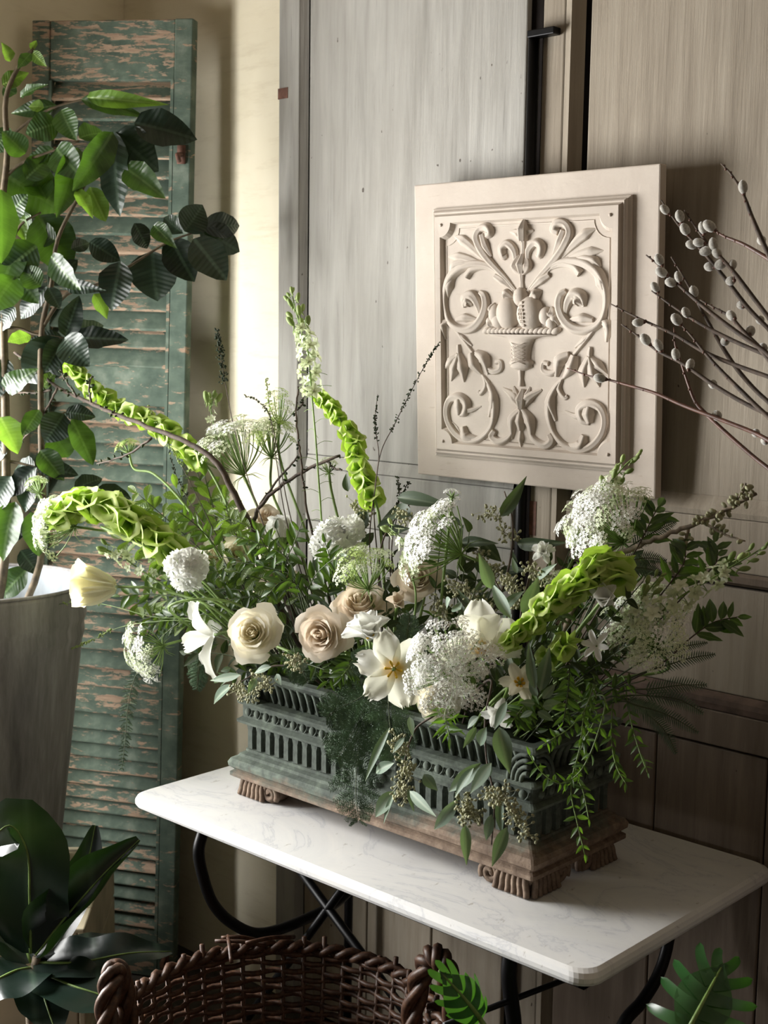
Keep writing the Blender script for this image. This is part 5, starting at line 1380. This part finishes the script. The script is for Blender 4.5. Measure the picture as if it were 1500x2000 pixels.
for i in range(26):
    tx_, ty_ = rl.uniform(235, 470), rl.uniform(945, 1235)
    bx_, by_ = tx_+rl.uniform(70, 130), ty_+rl.uniform(30, 75) if ty_ < 1130 else ty_-rl.uniform(-10, 30)
    yy = rl.uniform(-.47, -.34); R.seed(300+i)
    spray('leafy_sprig', ('round leaved', 'glossy leaved', 'round leaved', 'narrow leaved')[i % 4]+' green sprig between %s and %s' % near(tx_, ty_), [(tx_, ty_), ((tx_+bx_)/2, (ty_+by_)/2-6), (bx_, by_)], yy, yy+.05, (GN, PI, GN, JA)[i % 4], (34, 32, 38, 30)[i % 4], 7, 'foliage', 'small green sprigs over the left end of the planter', 'stem_dark', 0, .98, .0014, 55, .6)
# eucalyptus
EG = 'eucalyptus sprays in the iron planter'
def seeds(root, pts, n, spread, sz=.0034, mat='seed_tan'):
    n = int(n*1.3); spread *= 1.15
    mb = MB()
    for i in range(n):
        p, d = along(pts, rnd(0, 1)); o = p+rvec(spread); mb.tube([p, o], .0005, 3, False); mb.ball(o, (sz*.7, sz*.7, sz), 6, 5, frame(V((0, 0, 0)), rvec()).to_3x3())
    mb.build('seed_cluster', mat, root, stuff=True)
def euca(label, stem, y0, y1, leaves, seed=None, mat='leaf_euca', ns=45, w=.27):
    P3 = path(stem, y0, y1); rp = RP(P3[-1]); root = thing('eucalyptus_spray', label, 'eucalyptus', rp, EG)
    F = cat(P3+[P3[-1].lerp(rp, .5)+V((0, -.01, .02)), rp], 7); MB().tube(F, taper(.0012, .0026, len(F)), 6).build('stem', 'bark', root)
    for (bx_, by_, tx_, ty_, wp) in leaves:
        yy = y0-rnd(.0, .025); b = A(bx_, by_, yy); tp = A(tx_, ty_, yy-rnd(-.015, .03)); L = (tp-b).length
        leaf(root, LF(mat, w, 'lance', 3), b, tp, -FW+V((-.3, 0, .2))+rvec(.35), (wp/ppm(b))/L/w)
    for sp in (seed or []):
        seeds(root, cat(path(sp, y0-.01, y0-.02), 5), ns, .013)
    return root
euca('long seeded eucalyptus spray trailing down the planter front', [(780, 1560), (788, 1500), (800, 1450), (815, 1420), (850, 1395)], -.52, -.46,
     [(762, 1420, 704, 1530, 20), (770, 1490, 712, 1512, 20), (770, 1545, 722, 1602, 26), (772, 1545, 742, 1612, 14), (800, 1545, 845, 1592, 24), (798, 1540, 808, 1585, 14), (828, 1512, 850, 1545, 22), (800, 1400, 806, 1436, 16), (790, 1440, 765, 1470, 16)],
     [[(775, 1440), (790, 1475)], [(775, 1530), (795, 1560)], [(790, 1490), (800, 1520)]])
euca('long seeded eucalyptus spray hanging over the near corner', [(960, 1650), (965, 1560), (950, 1480), (948, 1400), (960, 1330)], -.53, -.45,
     [(940, 1490, 862, 1560, 26), (925, 1500, 880, 1555, 20), (895, 1560, 838, 1638, 26), (960, 1490, 915, 1550, 30), (960, 1492, 935, 1535, 18), (908, 1610, 912, 1686, 22), (980, 1560, 970, 1632, 18), (990, 1615, 960, 1694, 30), (960, 1590, 948, 1648, 20), (975, 1420, 990, 1505, 34), (950, 1420, 925, 1470, 20), (990, 1370, 962, 1428, 22), (935, 1400, 905, 1420, 16), (930, 1420, 905, 1460, 18)],
     [[(905, 1560), (930, 1600)], [(985, 1540), (1000, 1590)], [(1005, 1590), (1030, 1630)], [(950, 1550), (975, 1560)], [(920, 1600), (910, 1590)]])
euca('upright eucalyptus tip among the lower right greenery', [(1040, 1270), (1045, 1310), (1050, 1350), (1040, 1390)], -.46, -.42,
     [(1045, 1345, 1028, 1265, 22), (1055, 1350, 1072, 1268, 34), (1050, 1360, 1030, 1330, 16), (1060, 1365, 1085, 1335, 20), (1045, 1375, 1015, 1370, 18), (1060, 1380, 1095, 1372, 20), (1050, 1390, 1080, 1405, 18), (1040, 1390, 1015, 1400, 18)])
euca('pale eucalyptus leaves standing beside the brown seed heads', [(965, 1130), (985, 1170), (990, 1210), (985, 1250)], -.42, -.40,
     [(998, 1208, 952, 1130, 22), (1025, 1205, 1050, 1132, 36), (960, 1150, 940, 1090, 24), (985, 1190, 1015, 1150, 20), (880, 1170, 862, 1188, 22), (900, 1190, 880, 1180, 26)], None, 'leaf_euca')
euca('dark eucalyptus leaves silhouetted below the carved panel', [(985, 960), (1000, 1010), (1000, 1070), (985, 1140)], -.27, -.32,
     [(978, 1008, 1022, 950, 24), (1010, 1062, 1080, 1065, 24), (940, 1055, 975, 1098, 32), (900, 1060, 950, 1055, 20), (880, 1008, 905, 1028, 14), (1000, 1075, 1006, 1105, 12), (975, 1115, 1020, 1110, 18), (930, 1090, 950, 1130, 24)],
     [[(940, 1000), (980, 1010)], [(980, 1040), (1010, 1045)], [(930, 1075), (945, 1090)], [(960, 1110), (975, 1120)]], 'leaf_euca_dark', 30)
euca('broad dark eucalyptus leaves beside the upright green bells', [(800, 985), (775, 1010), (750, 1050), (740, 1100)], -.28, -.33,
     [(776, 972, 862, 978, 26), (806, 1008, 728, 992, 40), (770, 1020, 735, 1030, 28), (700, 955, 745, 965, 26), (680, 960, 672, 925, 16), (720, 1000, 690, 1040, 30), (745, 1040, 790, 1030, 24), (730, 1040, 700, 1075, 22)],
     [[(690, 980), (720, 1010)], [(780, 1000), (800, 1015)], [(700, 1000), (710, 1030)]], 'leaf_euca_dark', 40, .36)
euca('grey eucalyptus leaves poking out over the left planter rim', [(440, 1350), (465, 1335), (500, 1315), (540, 1300)], -.50, -.45,
     [(455, 1338, 396, 1376, 22), (470, 1318, 405, 1330, 20), (530, 1302, 490, 1312, 16), (540, 1316, 546, 1338, 16), (590, 1290, 588, 1312, 22), (450, 1305, 430, 1312, 12), (500, 1325, 485, 1350, 16)],
     [[(460, 1345), (500, 1360)], [(490, 1325), (530, 1340)], [(570, 1290), (585, 1300)]], 'leaf_euca', 50)
euca('brown seeded eucalyptus heads below the dark panel', [(1040, 1100), (1030, 1140), (1020, 1180), (1010, 1240)], -.33, -.37,
     [(1010, 1120, 1000, 1090, 14), (1050, 1130, 1075, 1105, 16), (1000, 1200, 975, 1215, 18)],
     [[(985, 1130), (1010, 1150)], [(1030, 1110), (1060, 1130)], [(1000, 1170), (1040, 1180)], [(930, 1170), (960, 1200)], [(850, 1170), (870, 1200)], [(880, 1140), (920, 1160)]], 'leaf_euca', 50)

# trailing jasmine on the right
JG = 'jasmine vines trailing down the right of the planter'
for lab, pts, y, n in (
 ('longest trailing jasmine vine hanging to the table corner', [(1142, 1668), (1128, 1610), (1115, 1540), (1130, 1470), (1150, 1400), (1160, 1330)], -.46, 17),
 ('jasmine vine curling left over the dark planter end', [(1035, 1475), (1060, 1510), (1095, 1530), (1130, 1510), (1165, 1440), (1180, 1360)], -.47, 16),
 ('jasmine vine hanging at the right rim of the planter', [(1222, 1530), (1205, 1500), (1195, 1455), (1195, 1400), (1195, 1340)], -.40, 13),
 ('short jasmine vine with pale leaves beside eucalyptus tip', [(1060, 1455), (1085, 1440), (1115, 1420), (1145, 1380), (1160, 1320)], -.48, 13),
 ('bright green jasmine vine lit from the left', [(1135, 1440), (1140, 1400), (1150, 1360), (1155, 1310), (1160, 1270)], -.45, 15),
 ('thin jasmine vine ending beside the planter foot', [(1150, 1600), (1140, 1550), (1125, 1500), (1140, 1450), (1165, 1390)], -.44, 13),
 ('outer jasmine vine hanging beside the ferns', [(1265, 1510), (1250, 1470), (1235, 1420), (1225, 1370), (1215, 1320)], -.38, 13)):
    spray('jasmine_vine', lab, pts, y, y+.07, JA, 24, n, 'vine', JG, 'stem_green', 0, .98, .0014, 62, .9, None, True, True, None, .4)
spray('leafy_tuft', 'bright narrow leaved tuft hanging over the planter front', [(878, 1440), (872, 1415), (870, 1395), (880, 1370)], -.50, -.45, (('leaf_jasmine', .22, 'lance'), {'n': 6}), 40, 9, 'foliage', None, 'stem_green', 0, .9, .0016, 60, .7)
spray('leafy_tuft', 'green leafy tuft under the cream tulip with stamens', [(1000, 1410), (1015, 1390), (1030, 1370), (1040, 1345)], -.49, -.44, JA, 34, 10, 'foliage', None, 'stem_green', 0, .95, .0016, 60, .7)
spray('leafy_tuft', 'dark leafy tuft between eucalyptus tip and jasmine', [(1100, 1410), (1105, 1380), (1110, 1340), (1110, 1300)], -.47, -.42, JA, 34, 11, 'foliage', None, 'stem_dark', 0, .95, .0016, 60, .7)
spray('leafy_tuft', 'small green leaf pair beside the shaded beige rose', [(668, 1320), (680, 1305), (690, 1290)], -.49, -.46, PI, 36, 5, 'foliage', None, 'stem_green')
# leafy twigs at far right
for lab, pts, y in (
 ('leafy twig with toothed leaves behind the leaning larkspur', [(1340, 1060), (1335, 1100), (1300, 1150), (1250, 1210)], -.24),
 ('dark leafy twig reaching right below the leaning larkspur', [(1440, 1205), (1395, 1215), (1350, 1245), (1300, 1290)], -.24),
 ('leafy twig tips above the leaning larkspur', [(1395, 1060), (1400, 1095), (1370, 1130), (1320, 1180)], -.22),
 ('small leafy twig beside the big domed lace flower', [(1285, 990), (1270, 1020), (1250, 1060), (1220, 1110)], -.24)):
    spray('leafy_twig', lab, pts, y, y-.08, (('leaf_pistache', .38, 'lance'), {'n': 6, 'wave': .2}), 52, 6, 'foliage', 'leafy twigs on the right of the planter', 'bark', 0, .6)

# ferns
def fern(label, pts, y0, y1, wpx, n=24, root_to=True):
    P3 = path(pts, y0, y1); rp = RP(P3[-1]); root = thing('fern_frond', label, 'fern', rp, 'fern fronds on the right of the planter')
    P = cat(P3, 8); F = cat(P3+[P3[-1].lerp(rp, .5), rp], 6); MB().tube(F, taper(.0007, .0018, len(F)), 5).build('stem', 'stem_dark', root)
    mb = MB(); nv = (-FW+V((0, 0, .5))).normalized()
    for i in range(n):
        t = .8*i/n; p, d = along(P, t); d = -d; s = d.cross(nv).normalized(); L = wpx/ppm(p)*.5*math.sin(math.pi*min(.5, .04+t*.9))**.7
        for sg in (-1, 1):
            dr = (s*sg+d*.55+nv*rnd(-.15, .15)).normalized(); q = dr.cross(nv).normalized(); w_ = max(.0011, L*.065)
            a = p; m1 = p+dr*L*.45; e = p+dr*L+nv*-.1*L
            mb.add([a-q*w_*.7, a+q*w_*.7, m1+q*w_, e, m1-q*w_, m1+nv*w_*.3], [(0, 1, 5), (1, 2, 5), (2, 3, 5), (3, 4, 5), (4, 0, 5)])
    mb.build('pinnae', 'fern_green', root, False, stuff=True); return root
fern('long fern frond reaching right in the shade', [(1378, 1338), (1330, 1338), (1280, 1345), (1220, 1350)], -.26, -.34, 46)
fern('drooping fern frond below the long one', [(1372, 1392), (1330, 1368), (1280, 1360), (1220, 1360)], -.24, -.34, 46)
fern('lowest fern frond hanging in the dark', [(1320, 1470), (1300, 1430), (1270, 1400), (1220, 1370)], -.26, -.34, 44)
fern('fern frond pointing right under the greenish lace flower', [(1395, 1278), (1350, 1285), (1300, 1300), (1240, 1320)], -.24, -.34, 38)
fern('fern frond arching over the larkspur base', [(1380, 1255), (1340, 1262), (1295, 1275), (1240, 1300)], -.22, -.33, 30)
fern('short fern frond nearest the jasmine', [(1300, 1395), (1270, 1385), (1235, 1375), (1200, 1360)], -.34, -.38, 50)
fern('fern frond behind the budded pale branch', [(1318, 1020), (1285, 1035), (1250, 1055), (1210, 1085)], -.24, -.30, 44)
fern('fern frond under the budded pale branch', [(1290, 1118), (1260, 1110), (1230, 1110), (1195, 1120)], -.26, -.32, 48)
fern('fern frond between branch and larkspur', [(1300, 1095), (1265, 1090), (1230, 1095), (1190, 1105)], -.25, -.31, 44)
fern('fern frond low in the dark corner', [(1362, 1430), (1320, 1405), (1275, 1385), (1225, 1365)], -.22, -.32, 40)

# asparagus fern
def plumosus(label, pts, y0, y1, wpx, n=34, mat='plumosus', cat_='asparagus fern'):
    P3 = path(pts, y0, y1); rp = RP(P3[-1]); root = thing('asparagus_fern', label, cat_, rp, 'feathery asparagus fern fronds')
    P = cat(P3, 8); F = cat(P3+[P3[-1].lerp(rp, .5), rp], 6); MB().tube(F, taper(.0006, .0014, len(F)), 4).build('stem', 'stem_dark', root)
    mb = MB(); nv = (-FW+V((0, 0, .5))).normalized()
    for i in range(n):
        t = .92*i/n; p, d = along(P, t); d = -d; s = d.cross(nv).normalized(); L = wpx/ppm(p)*.5*(.25+.75*math.sin(math.pi*min(.55, .05+t)))
        for sg in (-1, 1):
            dr = (s*sg+d*.6+rvec(.35)).normalized(); q = dr.cross(nv).normalized()
            mb.add([p, p+q*.0006, p+dr*L], [(0, 1, 2)])
            for k in range(12):
                f = .12+.88*k/12; o = p+dr*(L*f)
                for sg2 in (-1, 1):
                    l2 = L*.30*(1.1-f*.7); e = o+(q*sg2+dr*.8+rvec(.4)).normalized()*l2
                    w_ = (e-o).cross(-FW).normalized()*.0006; mb.add([o-w_, o+w_, e], [(0, 1, 2)])
                    for g in (.6,):
                        o2 = o.lerp(e, g); e2 = o2+(dr*sg2*.6+q*.5+rvec(.8)).normalized()*l2*.4; mb.add([o2-w_, o2+w_, e2], [(0, 1, 2)])
    mb.build('needles', mat, root, False, stuff=True); return root
plumosus('asparagus fern frond hanging down the middle of the planter', [(700, 1600), (695, 1540), (700, 1470), (710, 1400), (720, 1330)], -.49, -.44, 120, 40)
plumosus('asparagus fern frond spreading left over the fluted front', [(640, 1400), (660, 1385), (690, 1370), (730, 1350)], -.50, -.45, 90)
plumosus('asparagus fern frond hanging right of the middle', [(770, 1480), (765, 1440), (760, 1400), (760, 1350)], -.50, -.45, 110)
plumosus('asparagus fern frond over the wide open tulip', [(690, 1290), (715, 1295), (740, 1305), (765, 1330)], -.52, -.46, 70)
plumosus('asparagus fern frond below the wide open tulip', [(660, 1480), (680, 1450), (700, 1410), (730, 1360)], -.50, -.44, 110)
plumosus('asparagus fern frond wisping past the cupped tulip', [(800, 1200), (795, 1240), (790, 1280), (785, 1330)], -.44, -.44, 60)
plumosus('pale asparagus fern frond dangling in front of the shutter', [(238, 1500), (245, 1440), (250, 1380), (265, 1320), (320, 1240), (400, 1200)], -.56, -.46, 36, 40, 'fern_green')
plumosus('dark asparagus fern frond behind the drooping tulip', [(385, 1345), (388, 1310), (395, 1270), (430, 1230)], -.40, -.42, 54)
plumosus('asparagus fern frond tucked under the two roses', [(600, 1330), (590, 1310), (580, 1290), (575, 1260)], -.47, -.44, 70)

# fine twigs with specks of buds
def twig(label, pts, y0, y1, n=60, sp=.006, sz=.0022, mat='leaf_dull', smat='bark', tt=(0, .6), r=.0016):
    P3 = path(pts, y0, y1); rp = RP(P3[-1]); root = thing('fine_twig', label, 'twig', rp, 'fine budded twigs in the iron planter')
    P = cat(P3, 8); F = cat(P3+[P3[-1].lerp(rp, .6), rp], 6); MB().tube(F, taper(.0005, r, len(F)), 5).build('stem', smat, root)
    mb = MB()
    for i in range(n):
        t = tt[0]+(tt[1]-tt[0])*rnd(0, 1); p, d = along(P, t); o = p+rvec(sp*(.3+t)); mb.tube([p, o], .0004, 3, False); mb.ball(o, (sz*.7, sz*.7, sz*1.3), 5, 4, frame(V((0, 0, 0)), rvec()).to_3x3())
    mb.build('buds', mat, root, stuff=True); return root
twig('tall broom like twig rising against the shutter shadow', [(424, 645), (432, 700), (442, 760), (456, 830), (480, 920), (520, 1040)], -.27, -.34, 110, .016, .0026, 'leaf_dull', 'bark', (0, .35))
twig('thin twig leaning right toward the carved panel', [(858, 668), (832, 710), (800, 770), (770, 830), (745, 880), (732, 960), (722, 1060)], -.24, -.32, 90, .006, .002, 'leaf_dull', 'bark', (0, .55))
twig('thin upright twig beside the leaning one', [(738, 770), (733, 810), (735, 850), (740, 890), (730, 980)], -.23, -.30, 50, .005)
twig('thin twig crossing in front of the cream wall', [(520, 740), (525, 780), (530, 830), (540, 900), (560, 1020)], -.25, -.32, 60, .009, .0022, 'bud_green')
twig('thin twig arching left against the cream wall', [(478, 772), (505, 785), (525, 810), (540, 870), (565, 1000)], -.25, -.32, 36, .005)
twig('thin twig tips beside the carved panel corner', [(800, 940), (785, 965), (770, 1000), (760, 1060)], -.22, -.30, 40, .007)
twig('thin twig with specks below the thin leaning one', [(775, 930), (780, 960), (775, 1010), (765, 1070)], -.22, -.30, 40, .007)
twig('trailing string of tiny yellow green buds across the tub', [(-4, 1216), (60, 1195), (130, 1178), (200, 1180), (300, 1205), (400, 1215)], -.60, -.46, 80, .005, .0024, 'bud_green', 'stem_green', (0, .6), .001)
twig('second trailing string of yellow green buds over the shutter', [(138, 1268), (180, 1250), (220, 1230), (290, 1215), (400, 1220)], -.56, -.46, 60, .005, .0024, 'bud_green', 'stem_green', (0, .5), .001)
twig('thin twig rising left of the airy lace flower', [(330, 880), (345, 930), (370, 980), (420, 1060)], -.36, -.38, 40, .006)
twig('thin grassy twig behind the arching bells', [(290, 795), (320, 850), (350, 900), (390, 980), (440, 1080)], -.38, -.36, 60, .012, .0026, 'bud_green')

# dark filler greenery in the heart of the arrangement
FG = 'short dark filler greenery packed between the flowers'
rf = random.Random(5)
for i in range(84):
    px_ = rf.uniform(330, 1260); lo_ = 985+80*abs(px_-700)/430; py_ = rf.uniform(lo_, 1370 if px_ > 520 else 1290); yy = rf.uniform(-.38, -.20) if py_ < 1250 else rf.uniform(-.46, -.36)
    tip = A(px_, py_, yy); rp = RP(tip); rp.z = .995
    if tip.z < 1.0: tip.z = 1.0+.02*rf.random(); tip.y = min(tip.y, -.40)
    R.seed(100+i)
    spray('filler_sprig', ('dull broad leaved', 'glossy small leaved', 'long grey leaved', 'dull broad leaved')[i % 4]+' sprig between %s and %s' % near(px_, py_), None, 0, 0, (DU, PI, EUD, DU)[i % 4], (36, 32, 46, 40)[i % 4], 7, 'foliage', FG, 'stem_dark', 0, .9, .0014, 55, .8, None, True, False, [tip, tip.lerp(rp, .45)+V((0, 0, .02)), rp])
